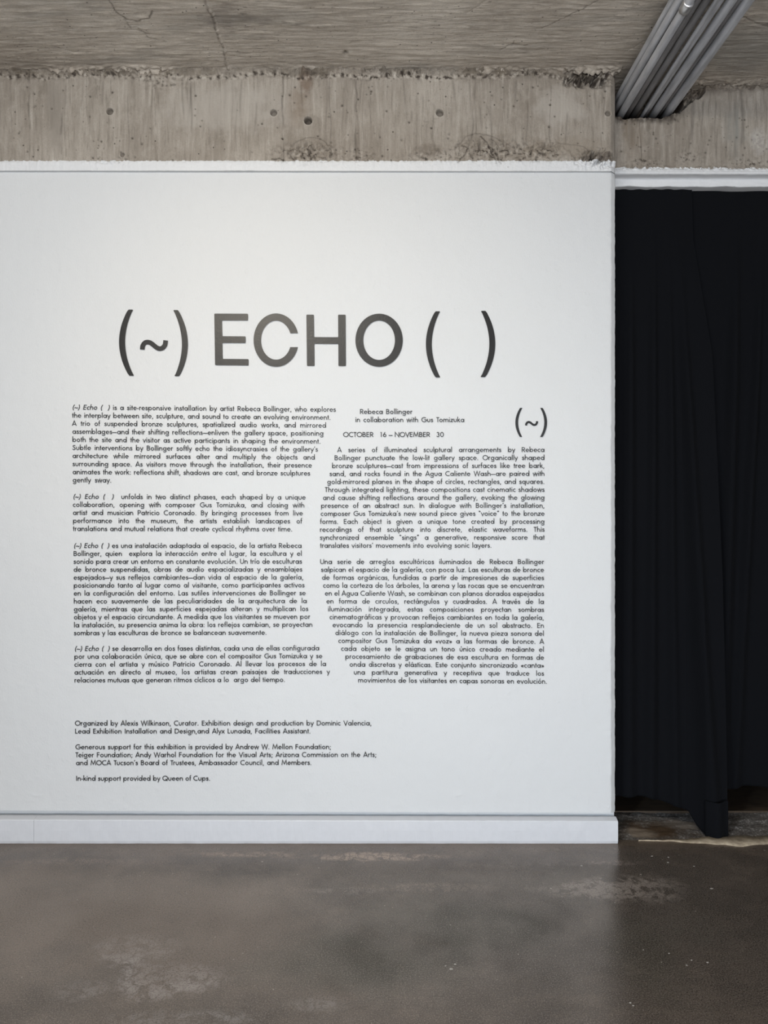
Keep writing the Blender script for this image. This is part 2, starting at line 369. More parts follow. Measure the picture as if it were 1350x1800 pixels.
# --- ceiling: dense board-marked grid where it is seen, coarse beyond
def build_ceiling():
    xs = np.linspace(-1.95, 2.1, 1000); ys = np.linspace(2.62, 3.62, 230)
    Xg, Yg = np.meshgrid(xs, ys, indexing='ij')
    base = P(0, 122.5)[2]
    Z = base-0.004+0*Xg
    Z += 0.0020*fbm(Xg*7+0.3*fbm(Xg*2, Yg*4, 2, 3), Yg*48, 4, 1)
    Z += 0.004*fbm(Xg*1.5, Yg*2.5, 3, 2)
    # cold joint running towards the beam: a raised ragged fin beside a shallow step
    xj = -0.70+0.012*fbm(Yg*9, Yg*0, 3, 5)
    dj = Xg-xj
    Z -= 0.007*np.exp(-(dj/0.006)**2)*(0.6+0.6*fbm(Xg*20, Yg*30, 2, 6))
    Z += 0.004*(dj > 0)*np.exp(-np.abs(dj)/0.25)
    # hairline crack on the right
    t = (Yg-2.62)/(3.0-2.62); xc = 0.62-0.30*t+0.012*fbm(Yg*20, Yg*0, 3, 8)
    Z += 0.004*np.exp(-((Xg-xc)/0.004)**2)*(Yg < 2.98)
    # ragged drip of mortar along the joint with the beam
    e = np.exp(-((Yg-(D-0.01))/0.022)**2)*(Xg < X_CORNER+0.02)
    Z -= e*(0.004+0.022*np.abs(fbm(Xg*19, Yg*34, 5, 9)))*(0.25+1.1*sstep(-0.3, 0.5, fbm(Xg*2.3, Xg*0, 3, 12)))
    e2 = np.exp(-((Yg-3.465)/0.03)**2)*(Xg > X_CORNER)
    Z -= e2*0.01*np.abs(fbm(Xg*25, Yg*25, 4, 11))
    T = 0*Xg
    def cp(px, py):
        Yc = (base-CAMZ)*F/(900-py); return ((px-675)*Yc/F, Yc)
    wx = Xg+0.006*fbm(Xg*22, Yg*22, 4, 13); wy = Yg+0.008*fbm(Xg*20+5, Yg*20, 4, 14)
    for pts, wd, amt in (([(187, -8), (208, 22), (222, 34), (245, 37), (262, 30), (268, 20)], .0035, .75), ([(215, 30), (232, 50), (262, 60)], .003, .5),
                         ([(205, 52), (240, 46), (262, 66), (290, 72)], .0028, .45), ([(1050, 0), (1012, 20), (985, 33), (948, 50)], .0022, .6),
                         ([(880, 88), (893, 78), (930, 77)], .003, .55), ([(900, 78), (905, 70)], .002, .5), ([(1290, 25), (1330, 38), (1360, 50)], .004, .5),
                         ([(90, 78), (130, 92), (160, 90)], .002, .3), ([(1100, 90), (1150, 60)], .002, .2)):
        dd = poly_dist(wx, wy, [cp(*p) for p in pts]); g_ = np.exp(-(dd/wd)**2)
        Z += 0.003*g_; T -= amt*g_
    # the joint: dark side and pale fin
    T -= 0.75*np.exp(-((dj+0.004)/0.0045)**2)*(0.4+0.9*np.abs(fbm(Xg*20, Yg*40, 3, 15)))
    T += 0.55*np.exp(-((dj-0.005)/0.0035)**2)*(0.5+0.9*fbm(Xg*20, Yg*30, 3, 16))
    # flecks of torn paper and pores
    fl = fbm(Xg*16+0.5*fbm(Xg*6, Yg*9, 2, 17), Yg*120, 4, 18); gate = sstep(-0.2, 0.6, fbm(Xg*2.2, Yg*5, 3, 19))
    T += -0.42*sstep(0.25, 0.75, fl)*gate+0.22*sstep(0.3, 0.8, -fl)
    po = fbm(Xg*85, Yg*85, 2, 20); T -= 0.8*sstep(0.78, 0.92, po)*sstep(0.0, 0.3, fbm(Xg*5, Yg*5, 2, 22))
    # small pocket at 607, 97
    X0, _, _ = P(607, 97, 3.24)
    Z += 0.010*np.exp(-(((Xg-X0)/0.010)**2+((Yg-3.245)/0.014)**2))
    T -= 0.9*np.exp(-(((Xg-X0)/0.009)**2+((Yg-3.245)/0.010)**2))
    # tuck the borders up so that the coarse sheet meets them
    V = np.stack([Xg, Yg, Z], -1).reshape(-1, 3)
    F1 = grid_faces(*Xg.shape)[:, ::-1]
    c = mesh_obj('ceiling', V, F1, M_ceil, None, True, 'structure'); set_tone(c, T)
    parts = []
    for (x0, x1, y0, y1) in ((XL, XR, -4.6, 2.63), (XL, -1.94, 2.63, 6.4), (2.09, XR, 2.63, 6.4), (-1.94, 2.09, 3.61, 6.4)):
        parts.append(prism_box(x0, x1, y0, y1, base+0.001, base+0.15))
    v, f = merge(parts)
    mesh_obj('slab', v, f, M_ceil, c)
    return base
Z_CEIL = build_ceiling()

# --- floor
def build_floor():
    v, f = prism_box(XL, XR, -4.6, D+0.012, -0.15, 0)
    fl = mesh_obj('floor', v, f, M_floor, None, False, 'structure')
    # rough sub-floor strip in the doorway
    m, nt, b = mat('rough_scraped_concrete'); n = N(nt)
    c = n.mix(n.noise(22, 6, 0.75), (0.05, 0.043, 0.038), (0.15, 0.135, 0.12))
    c = n.mix(n.math('MULTIPLY', n.g(n.noise(95, 4, 0.8), 0.52, 0.62), 0.8), c, (0.42, 0.40, 0.38))
    c = n.mix(n.blob((1.30, 3.50, 0), (.22, .12, 1), .45, 9), c, (0.06, 0.034, 0.014))
    c = n.mix(n.math('MULTIPLY', n.blob((1.19, 3.47, 0), (.10, .07, 1), .5, 9), .8), c, (0.24, 0.19, 0.14))
    c = n.mix(n.math('MULTIPLY', n.blob((1.42, 3.55, 0), (.12, .06, 1), .5, 9), .6), c, (0.20, 0.17, 0.14))
    nt.links.new(c, b.inputs['Base Color']); b.inputs['Roughness'].default_value = 0.8
    nt.links.new(n.bump(n.noise(70, 5, 0.75), 0.8, 0.006), b.inputs['Normal'])
    xs = np.linspace(X_CORNER-0.3, XR, 420); ys = np.linspace(D, 3.71, 70)
    Xg, Yg = np.meshgrid(xs, ys, indexing='ij')
    Z = -0.006+0.006*fbm(Xg*9, Yg*16, 4, 21)
    mesh_obj('scraped_strip', np.stack([Xg, Yg, Z], -1).reshape(-1, 3), grid_faces(*Xg.shape), m, fl, True)
    # dark boards of the room behind the drape
    m2 = simple('brown_inner_floor', (0.085, 0.060, 0.040), 0.45, ns=12, amt=0.45, vec=(1, 3, 1))
    v, f = prism_box(X_CORNER-0.3, XR, 3.70, 6.4, -0.15, 0.004)
    mesh_obj('inner_floor', v, f, m2, fl)
    v, f = prism_box(X_CORNER-0.3, XR, D+0.012, 3.70, -0.15, -0.02)
    mesh_obj('subfloor', v, f, m, fl)
    # tan mortar lip along the edge of the sealed floor
    mt = simple('tan_mortar', (0.44, 0.37, 0.27), 0.8, ns=34, col2=(0.26, 0.21, 0.15), bump=0.6, bdist=0.004)
    rng = random.Random(4); vv = []; ff = []
    xs = np.linspace(1.16, 2.9, 260)
    y_out = D-0.012-0.020*sstep(1.30, 1.55, xs)-0.010*np.abs(fbm(xs*8, xs*0, 4, 31))-0.022*np.exp(-((xs-1.59)/0.045)**2)+0.012*np.exp(-((xs-1.25)/0.08)**2)
    y_in = D+0.004+0.024*sstep(1.25, 1.5, xs)+0.014*np.abs(fbm(xs*7, xs*0+3, 4, 32))+0.018*sstep(1.4, 1.8, xs)
    h = 0.005+0.003*fbm(xs*12, xs*0+7, 3, 33)
    for i, x in enumerate(xs):
        a = min(1, (x-1.16)/0.2)
        o = (y_in[i]+y_out[i])/2
        yo = o+(y_out[i]-o)*a; yi = o+(y_in[i]-o)*a
        vv += [(x, yo, 0.0005), (x, yo+0.003*a, h[i]), (x, yi-0.003*a, h[i]), (x, yi, -0.01)]
    for i in range(len(xs)-1):
        for k in range(3):
            ff.append((4*i+k, 4*i+4+k, 4*i+5+k, 4*i+1+k))
    mesh_obj('mortar_lip', vv, ff, mt, fl, True)
    # spilt specks of paint and grit that can be seen one by one
    sp = []
    for (px, py, r) in ((793, 1703, 7), (1174, 1516, 4), (1251, 1562, 5), (1146, 1505, 4), (1220, 1523, 3), (1108, 1763, 4), (1113, 1768, 3),
                        (1176, 1676, 3), (1216, 1688, 3), (1244, 1692, 4), (1207, 1697, 3), (1081, 1587, 2), (800, 1695, 4),
                        (1022, 1522, 4), (783, 1698, 3), (1175, 1507, 3), (1131, 1670, 2)):
        Y = CAMZ*F/(py-900); X = (px-675)*Y/F; r = r*Y/F*0.45
        ring = []
        for k in range(9):
            a = k*2*math.pi/9; q = r*rng.uniform(0.6, 1.25)
            ring.append((X+q*math.cos(a)*1.3, Y+q*math.sin(a), 0.0003))
        top = [(X+(p[0]-X)*.6, Y+(p[1]-Y)*.6, 0.0016) for p in ring]
        fcs = [tuple(range(9, 18))]+[(k, (k+1) % 9, 9+(k+1) % 9, 9+k) for k in range(9)]
        sp.append((ring+top, fcs))
    v, f = merge(sp)
    mesh_obj('paint_specks', v, f, simple('dried_white_paint', (0.36, 0.34, 0.31), 0.6, ns=90, amt=0.3), fl, False, 'stuff')
build_floor()

# --- text wall: body, plaster panel, beam across the top
zt_l, zt_r = P(0, 302.5)[2], P(1074, 303.5)[2]            # underside of the painted ledge
zb_l, zb_r = P(0, 1424.8)[2], P(1074, 1429.2)[2]            # bottom edge of the plaster panel
SL = 0.0                                      
def lin(x, xa, va, xb, vb): return va+(vb-va)*(x-xa)/(xb-xa)
XA = -1.75                                               # pixel column 0
def build_wall():
    v, f = merge([prism_box(XL, X_CORNER-0.0005, D+0.030, D+WT, 0.0, zb_l+0.02), prism_box(XL, X_CORNER-0.0005, D+0.020, D+WT, zb_l+0.02, zt_l-0.012), prism_box(XL, X_CORNER-0.0005, D+0.075, D+WT, zt_l-0.012, Z_CEIL)])
    wall = mesh_obj('wall_back', v, f, M_paint, None, False, 'structure')
    # plaster panel with ragged edge and chamfered right corner
    zs = np.linspace(0, 1, 520)
    prof = [(XL, 0.0)]+[(x, 0.0) for x in np.linspace(-1.85, X_CHAMF-0.02, 330)]
    prof += [(X_CHAMF-0.01, 0.0), (X_CHAMF-0.004, 0.0), (X_CHAMF, 0.001), (X_CHAMF+0.004, 0.004), (X_CORNER-0.004, 0.0155), (X_CORNER, 0.0185), (X_CORNER, 0.06)]
    px = np.array([p[0] for p in prof]); py = np.array([p[1] for p in prof])
    T, I = np.meshgrid(zs, np.arange(len(prof)), indexing='xy')
    Xg = px[I]; Yg = D+py[I]
    zt = lin(Xg, XA, zt_l, X_CORNER, zt_r)+0.004; zb = lin(Xg, XA, zb_l, X_CORNER, zb_r)+0.0012*fbm(Xg*14, Xg*0, 3, 41)
    Zg = zb+(zt-zb)*T
    relief = 0.0011*fbm(Xg*2.2, Zg*1.6, 3, 42)+0.0007*fbm(Xg*24, Zg*16, 3, 43)
    near = np.exp(-((Xg-X_CHAMF)/0.03)**2)
    edge = near*0.0016*fbm(Xg*30, Zg*45, 3, 44)
    lump = 0.0012*np.clip(fbm(Xg*40, Zg*26, 3, 46)-0.75, 0, 1)*4
    rng = random.Random(9)
    for k in range(70):
        if rng.random() < .6: px_ = rng.uniform(20, 1060); py_ = rng.choice((rng.uniform(305, 345), rng.uniform(1385, 1424)))
        else: px_ = rng.uniform(20, 1060); py_ = rng.uniform(330, 1400)
        if 120 < px_ < 970 and 540 < py_ < 1380: continue
        hx, _, hz = P(px_, py_); a_ = rng.uniform(0, 3.1); la, lb = rng.uniform(.006, .03), rng.uniform(.002, .004)
        ux = (Xg-hx)*math.cos(a_)+(Zg-hz)*math.sin(a_); uz = -(Xg-hx)*math.sin(a_)+(Zg-hz)*math.cos(a_)+0.25*np.abs(ux)
        lump = lump+rng.uniform(-.0012, .0022)*np.exp(-(ux/la)**2-(uz/lb)**2)
    Yg = Yg-np.where(Xg > -3, relief+edge+lump, 0)*(I < len(prof)-2)
    Xg = Xg+(I >= len(prof)-5)*0.0016*fbm(Zg*30, Zg*0+2, 4, 45)-(I >= len(prof)-5)*0.003*np.exp(-((Zg-P(0, 790)[2])/0.03)**2)
    mesh_obj('plaster_panel', np.stack([Xg, Yg, Zg], -1).reshape(-1, 3), grid_faces(*Xg.shape)[:, ::-1], M_paint, wall, True)
    # panel bottom return (closes the thickness above the groove)
    vv = []; ff = []
    n = 200
    for i in range(n):
        x = XL+(X_CORNER-XL)*i/(n-1); z = lin(x, XA, zb_l, X_CORNER, zb_r)+0.0006
        yf = D+0.0005 if x < X_CHAMF else D+0.018*(x-X_CHAMF)/(X_CORNER-X_CHAMF)
        vv += [(x, yf, z), (x, D+0.05, z)]
    ff = [(2*i, 2*i+1, 2*i+3, 2*i+2) for i in range(n-1)]
    mesh_obj('panel_lower_edge', vv, ff, M_paint, wall)
    return wall
wall = build_wall()

HOLES = [(193, 196, 6.0, .022), (481, 198, 6.0, .022), (541.5, 211.5, 7.0, .035), (773, 198.5, 6.5, .024), (1068.5, 199.5, 5.0, .014), (215, 272, 4, .010)]
def build_beam():
    # profile across X with the chamfer at the right end; front face stands 12 mm proud of the plaster
    y0 = D-0.012
    xch = (1074-675)*y0/F
    xs = np.concatenate([[XL], np.linspace(-1.85, xch-0.002, 1180), [xch, xch+0.006, xch+0.012, X_CORNER-0.003, X_CORNER, X_CORNER, X_CORNER]])
    ys = np.concatenate([np.zeros(1181), [0.0012, 0.007, 0.013, 0.0245, 0.03, 0.06, 0.145]])
    zlo = lin(xs, XA, zt_l, X_CORNER, zt_r); zhi = Z_CEIL+0.002
    nv = 190; t = np.linspace(0, 1, nv)
    Xg = np.repeat(xs[:, None], nv, 1); Zg = zlo[:, None]+(zhi-zlo[:, None])*t[None, :]
    Yg = y0+np.repeat(ys[:, None], nv, 1)
    ok = (Xg > -3)*(np.arange(len(xs))[:, None] < len(xs)-3)
    d = 0.0022*fbm(Xg*2.5, Zg*2.5, 3, 51)+0.0012*fbm(Xg*42, Zg*5, 4, 52)+0.0006*fbm(Xg*110, Zg*110, 2, 53)
    # crumbled top joint
    zj = P(0, 133)[2]+0.026*fbm(Xg*4, Xg*0, 5, 54)
    top = sstep(zj-0.006, zj+0.010, Zg)
    rag = np.abs(fbm(Xg*22, Zg*30, 5, 55))
    d += top*(-0.006+0.024*rag)*(0.35+0.9*sstep(-0.2, 0.5, fbm(Xg*2.0, Xg*0+4, 3, 49)))
    # mortar fins in the middle of the joint
    d += 0.010*np.exp(-((Zg-P(0, 124)[2])/0.010)**2)*np.clip(fbm(Xg*26, Zg*40, 4, 56)+0.3, 0, 1)
    # cavity of missing concrete at the right of the joint
    cx, _, cz = P(1030, 140)
    m = np.exp(-(np.abs((Xg-cx)/0.105)**4+np.abs((Zg-cz)/0.040)**4)*1.4)
    d += m*(-0.058+0.090*np.abs(fbm(Xg*24, Zg*24, 5, 57)))
    # honeycombing and blisters low on the face
    for (px, py, rx, rz, amp) in ((1048, 281, .085, .034, .034), (860, 262, .13, .040, .013), (545, 268, .12, .04, .013), (960, 262, .08, .04, .010),
                                  (755, 265, .08, .03, .005), (700, 130, .12, .018, .012), (640, 278, .04, .018, .008), (185, 287, .05, .012, .008)):
        bx, _, bz = P(px, py)
        g = np.exp(-(((Xg-bx)/rx)**2+((Zg-bz)/rz)**2))
        d += g*amp*fbm(Xg*38, Zg*38, 4, 58)*1.4
    # drips of paint and plaster along the painted lip
    zl = Z_PAINT-0.002
    d += 0.0025*np.exp(-((Zg-zl)/0.012)**2)*np.clip(fbm(Xg*34, Zg*20, 4, 59), -0.3, 1)*1.5
    d += 0.004*sstep(zl+0.004, zl-0.006, Zg)*(0.55+0.45*fbm(Xg*8, Zg*8, 2, 60))
    # vertical run marks and board joints
    for px in (626, 497, 52, 430):
        bx = P(px, 0)[0]
        d -= 0.0025*np.exp(-((Xg-bx-0.006*fbm(Zg*9, Zg*0, 2, 61))/0.003)**2)
    # form tie holes
    for (px, py, r, dep) in HOLES:
        dep = min(dep, .055)
        hx, _, hz = P(px, py, y0); r = r*y0/F
        q = np.sqrt((Xg-hx)**2+(Zg-hz)**2)/r
        d = d-dep*sstep(1.08, 0.72, q)+0.0015*np.exp(-((q-1.25)/0.2)**2)
    rng = random.Random(11)
    T = 0*d
    for k in range(170):
        px = rng.uniform(10, 1065); py = rng.uniform(150, 282)
        if rng.random() < 0.35: py = 282-rng.random()**2*40; px = rng.choice((545, 860, 940, 1010, 640, 200))+rng.gauss(0, 30)
        hx, _, hz = P(px, py, y0); r = rng.uniform(0.7, 1.6)**1.3*y0/F
        q = ((Xg-hx)**2+(Zg-hz)**2)/r**2
        d = d-0.006*np.exp(-q)
        T = T-rng.uniform(.4, 1.1)*np.exp(-q)
    for (px, py, r, dep) in HOLES:
        hx, _, hz = P(px, py, y0); r = r*y0/F; q = np.sqrt((Xg-hx)**2+(Zg-hz)**2)/r
        T = T-(0.55 if dep < .03 else .85)*sstep(1.02, 0.80, q)+0.35*np.exp(-((q-1.18)/0.13)**2)*(Zg < hz)  # paints shade into the tie holes and a highlight on their lower rims
    # run marks: thin dark and pale drips that start under the joint
    pxg = 675+Xg*F/y0; pyg = 900-(Zg-CAMZ)*F/y0
    for k in range(120):
        x0_ = rng.uniform(0, 1068); l = rng.uniform(15, 130)*(1 if rng.random() < .6 else .5); t0 = 140+rng.random()**2*60; wd = rng.uniform(0.7, 2.2)
        a = rng.uniform(-.38, .30)
        xx = (pxg-x0_-1.5*np.sin(pyg*0.05+k))/wd
        T = T+a*np.exp(-xx*xx)*sstep(t0-6, t0+6, pyg)*sstep(t0+l+10, t0+l-15, pyg)
    # vertical board joints
    for px in (626, 497, 52, 830, 108):
        xx = (pxg-px-3*fbm(Zg*9, Zg*0+px, 3, 61))/1.6
        T = T-0.45*(pyg < 286)*np.exp(-xx*xx)*sstep(-.3, .3, fbm(Zg*8, Xg*0+px, 3, 62))
    # crumbled joint, honeycombing: dark gaps between pale grit
    rg_ = fbm(Xg*55, Zg*60, 5, 63)
    jw = 134+7*fbm(Xg*5, Xg*0, 4, 64)
    jb = np.exp(-((pyg-jw)/5.0)**2)
    T = T+jb*(-0.95*sstep(0.0, 0.55, rg_)+0.5*sstep(0.15, 0.6, -rg_))
    T = T-0.30*sstep(150, 128, pyg)*sstep(-.4, .5, fbm(Xg*9, Zg*9, 4, 65))
    for (px, py, rx, ry, a) in ((860, 266, 62, 18, .9), (545, 270, 55, 16, .9), (1050, 282, 32, 12, 1.2), (950, 270, 40, 14, .7), (755, 276, 40, 10, .7), (640, 276, 18, 10, .8), (215, 282, 12, 6, .8), (700, 134, 60, 5, -.8), (290, 148, 30, 10, .7)):
        g = np.exp(-(((pxg-px)/rx)**2+((pyg-py)/ry)**2))
        T = T+g*abs(a)*(-1.0*sstep(0.15, 0.55, rg_)+(0.6 if a < 0 else 0.45)*sstep(0.25, 0.6, -rg_))
    # thin rings and cracks at the blisters
    for (px, py, rx, ry) in ((845, 268, 48, 32), (548, 268, 40, 26), (990, 278, 46, 24)):
        q = np.sqrt(((pxg-px)/rx)**2+((pyg-py)/ry)**2)+0.16*fbm(Xg*9, Zg*9, 4, 66)
        T = T-0.42*np.exp(-((q-1)/0.035)**2)*(pyg < py+6)
    for pts in ([(845, 240), (858, 256), (868, 276), (872, 288)], [(805, 288), (822, 262), (812, 258)], [(880, 288), (866, 262)], [(500, 283), (492, 278), (478, 280)], [(548, 284), (540, 262), (548, 256)]):
        q = poly_dist(pxg+2*rg_, pyg+2*fbm(Xg*30, Zg*30, 3, 67), pts); T = T-0.8*np.exp(-(q/1.5)**2)
    # shade of the cavity painted into the tone, with pale grit
    T = T+m*(-0.75*sstep(-0.5, 0.3, rg_)+0.6*sstep(0.35, 0.7, -rg_))
    T = T*np.where(Zg > Z_PAINT+0.004, 1.0, 0.55)
    Yg = Yg-d*ok
    o = mesh_obj('beam', np.stack([Xg, Yg, Zg], -1).reshape(-1, 3), grid_faces(*Xg.shape)[:, ::-1], M_beam, wall, True); set_tone(o, T*ok)
    # underside of the ledge
    vv = []; n = 300
    for i in range(n):
        x = XL+(X_CORNER-XL)*i/(n-1); z = lin(x, XA, zt_l, X_CORNER, zt_r)
        vv += [(x, min(y0-0.003 if x < xch else y0+0.03*(x-xch)/(X_CORNER-xch), D+0.03), z), (x, D+0.02, z)]
    mesh_obj('ledge_underside', vv, [(2*i, 2*i+1, 2*i+3, 2*i+2) for i in range(n-1)], M_paint, wall)
build_beam()

# --- header beam over the curtained opening, standing back from the text wall
YH = 3.47
Z_HB = P(0, 307, YH)[2]; Z_H2 = P(0, 328, YH+0.042)[2]      # lower edge of the front face and of the recessed fascia
def build_header():
    xs = np.concatenate([np.linspace(X_CORNER-0.01, 1.95, 430), [2.4, XR]])
    rows = [('u', q) for q in (0.33, 0.2, 0.15, 0.12, 0.10, 0.085, 0.07, 0.055, 0.046, 0.0425, 0.042, 0.042, 0.042, 0.042, 0.0418, 0.038, 0.02, 0.012, 0.006)]
    ZL = [0, 0, 0, 0, 0, 0, 0, 0, 0, .03, .2, .4, .6, .8, .96, 1, 1, 1, 1]
    nv = 210; t = np.linspace(0, 1, nv)
    nx = len(xs); tot = len(rows)+nv
    Xg = np.repeat(xs[:, None], tot, 1); Yg = np.zeros_like(Xg); Zg = np.zeros_like(Xg)
    for j, (_, q) in enumerate(rows):
        low_ = Z_H2+0.0035*fbm(xs*9, xs*0+2, 4, 70); top_ = Z_HB+0.0012*fbm(xs*14, xs*0+q*9, 3, 69)
        Zg[:, j] = low_+(top_-low_)*ZL[j]; Yg[:, j] = YH+q+(0.0022*fbm(xs*20, xs*0+ZL[j]*3, 3, 68) if j > 8 else 0)
    k = len(rows)
    Zg[:, k:] = Z_HB+(Z_CEIL+0.003-Z_HB)*t[None, :]
    Xf = Xg[:, k:]; Zf = Zg[:, k:]
    d = 0.0022*fbm(Xf*2.5, Zf*2.5, 3, 71)+0.0012*fbm(Xf*42, Zf*6, 4, 72)
    # ragged plaster edge just above the painted band, thin painted drip lines below
    ze = P(0, 297, YH)[2]
    d += 0.012*np.exp(-((Zf-ze)/0.010)**2)*np.abs(fbm(Xf*30, Zf*30, 4, 73))
    d += 0.010*sstep(ze+0.002, ze-0.010, Zf)
    zm = P(0, 304, YH)[2]
    d += 0.004*np.exp(-((Zf-zm)/0.004)**2)
    zj = P(0, 158, YH)[2]+0.014*fbm(Xf*6, Xf*0, 4, 74)
    d += sstep(zj-0.01, zj+0.02, Zf)*(-0.012+0.02*np.abs(fbm(Xf*20, Zf*26, 5, 75)))
    # hole broken out for the conduits (left deep part) and the chipped shoulder at its right
    def pxz(px, py): a = P(px, py, YH); return a[0], a[2]
    pxs = 675+Xf*F/YH; pys = 900-(Zf-CAMZ)*F/YH
    wob = 7*fbm(Xf*18, Zf*18, 5, 76)
    low = np.interp(pxs, [1070, 1090, 1110, 1140, 1160, 1175, 1190, 1202, 1212], [203, 205, 207, 206, 207, 203, 199, 190, 150])+wob*0.6
    inside = sstep(0, 5, low-pys)*sstep(1214, 1204, pxs+wob)
    d -= 0.20*inside
    sh_low = np.interp(pxs, [1195, 1200, 1212, 1225, 1240, 1248], [198, 192, 184, 176, 160, 140])+wob*1.3
    sh = sstep(0, 6, sh_low-pys)*sstep(1185, 1192, pxs)*(1-inside)
    d -= sh*(0.045+0.04*fbm(Xf*26, Zf*26, 4, 77))
    # white flake of plaster at the lip of the hole
    fx, fz = pxz(1186, 194)
    d += 0.020*np.exp(-(((Xf-fx)/0.012)**2+((Zf-fz)/0.009)**2))
    T = np.zeros_like(Xg); Tf = T[:, k:]
    rg_ = fbm(Xf*55, Zf*60, 5, 78)
    Tf -= 0.85*np.exp(-((low-pys)/7)**2)*(pxs < 1212)*sstep(-.6, .2, rg_)+0.8*inside  # the inside term paints the hole's shade into the tone
    Tf -= sh*(0.55*sstep(-.3, .3, rg_))
    Tf -= 0.55*sstep(166, 150, pys+4*rg_)*sstep(-.5, .3, rg_)
    Tf += 0.9*np.exp(-(((Xf-pxz(1186, 194)[0])/0.013)**2+((Zf-pxz(1186, 194)[1])/0.008)**2))*sstep(-.2, .2, rg_)
    rng = random.Random(5)
    for q_ in range(60):
        x0_ = rng.uniform(1085, 1360); l = rng.uniform(20, 110); t0 = rng.uniform(160, 215); wd = rng.uniform(.8, 3); a = rng.uniform(-.45, .3)
        xx = (pxs-x0_-1.5*np.sin(pys*0.05+q_))/wd; Tf += a*np.exp(-xx*xx)*sstep(t0-6, t0+6, pys)*sstep(t0+l+10, t0+l-15, pys)*(pys < 292)
    for q_ in range(50):
        px, py = rng.uniform(1085, 1355), rng.uniform(205, 290); r = rng.uniform(.8, 1.9)
        Tf -= 0.8*np.exp(-((pxs-px)**2+(pys-py)**2)/r**2)
    for (px, py, rx, ry) in ((1210, 276, 22, 9), (1320, 286, 40, 7), (1130, 285, 30, 7)):
        Tf += np.exp(-(((pxs-px)/rx)**2+((pys-py)/ry)**2))*(-0.9*sstep(.2, .55, rg_)+.3*sstep(.3, .6, -rg_))
    g = np.exp(-(((pxs-1335)/16)**2+((pys-248)/18)**4)); Tf += 0.5*g*sstep(-.2, .3, rg_)
    Yg[:, k:] = YH-d
    mm = mesh_obj('wall_right', np.stack([Xg, Yg, Zg], -1).reshape(-1, 3), grid_faces(*Xg.shape)[:, ::-1], M_beam2, None, True, 'structure'); set_tone(mm, T)
    # return of the header against the text wall, jamb and back
    v, f = prism_box(X_CORNER-0.012, XR, YH+0.29, YH+0.335, Z_HB, Z_CEIL)
    mesh_obj('header_rear_face', v, f, M_dark, mm)
    return mm
build_header()

# --- baseboard with a sloping top
def build_baseboard():
    yb = D-0.026
    def zz(px, y_l, y_r, Y): return CAMZ-(lin(px, 0, y_l, 1080, y_r)-900)*Y/F
    xs = np.concatenate([[XL], np.linspace(-1.8, X_CORNER, 420)])
    out = []
    for x in xs:
        px = 675+x*F/D
        out.append([(D+0.030, zz(px, 1431.5, 1434.2, D+0.030)), (D+0.004, zz(px, 1433.0, 1435.6, D+0.004)), (yb+0.0035, zz(px, 1441.0, 1443.6, yb)), (yb, zz(px, 1442.6, 1445.2, yb)),
                    (yb-0.0008, 0.06), (yb-0.0004, 0.012), (yb+0.003, 0.0)])
    A = np.array(out)                                # n x 7 x 2
    X = np.repeat(xs[:, None], 7, 1); Y = A[..., 0].copy(); Z = A[..., 1].copy()
    wob = 0.0012*fbm(X*16, Z*30, 4, 81)
    Y -= wob; Z[:, 1:5] += 0.0007*fbm(X[:, 1:5]*22, Y[:, 1:5]*5, 3, 82)
    segs = ((XL, (59.5-675)*yb/F), ((59.85-675)*yb/F, X_CORNER))
    def piece(sel, name, par=None):
        a, b_ = sel
        xx = np.clip(X, a, b_); keep = np.where((xs >= a) & (xs <= b_))[0]
        lo, hi = keep[0], keep[-1]
        Xs, Ys, Zs = X[lo:hi+1].copy(), Y[lo:hi+1], Z[lo:hi+1]
        Xs[0] = a; Xs[-1] = b_
        V = np.stack([Xs, Ys, Zs], -1).reshape(-1, 3); Fc = [tuple(q) for q in grid_faces(*Xs.shape)]
        n = len(Xs)
        V = [tuple(p) for p in V]
        for i, rev in ((0, False), (n-1, True)):     # end caps
            c = len(V); V.append((Xs[i, 0], D+0.030, 0.0)); idx = [i*7+k for k in range(7)]+[c]
            Fc.append(tuple(idx if rev else idx[::-1]))
        return mesh_obj(name, V, Fc, M_base, par, False, None if par else 'structure')
    r = piece(segs[1], 'baseboard_back')
    piece(segs[0], 'board', r)
build_baseboard()

# --- the rest of the room
def shell():
    for nm, b_, m in (('wall_left', (XL-0.15, XL, -4.6, 6.4, 0, Z_CEIL), M_wallpaint),
                      ('wall_far_right', (XR, XR+0.15, -4.6, D+0.1, 0, Z_CEIL), M_wallpaint)):
        v, f = prism_box(*b_); mesh_obj(nm, v, f, m, None, False, 'structure')
    # front of the gallery: piers either side of a wide opening that lets the daylight in
    v, f = merge([prism_box(XL, -3.6, -4.75, -4.6, 0, Z_CEIL), prism_box(2.6, XR, -4.75, -4.6, 0, Z_CEIL)])
    mesh_obj('wall_front', v, f, M_wallpaint, None, False, 'structure')
    # dark room behind the drape
    v, f = merge([prism_box(XR, XR+0.15, D+0.1, 6.4, 0, Z_CEIL), prism_box(XL, XR, 6.4, 6.5, 0, Z_CEIL), prism_box(X_CORNER-0.34, X_CORNER-0.30, D+WT+0.001, 6.4, 0, Z_CEIL)])
    mesh_obj('wall_inner', v, f, M_dark, None, False, 'structure')
shell()

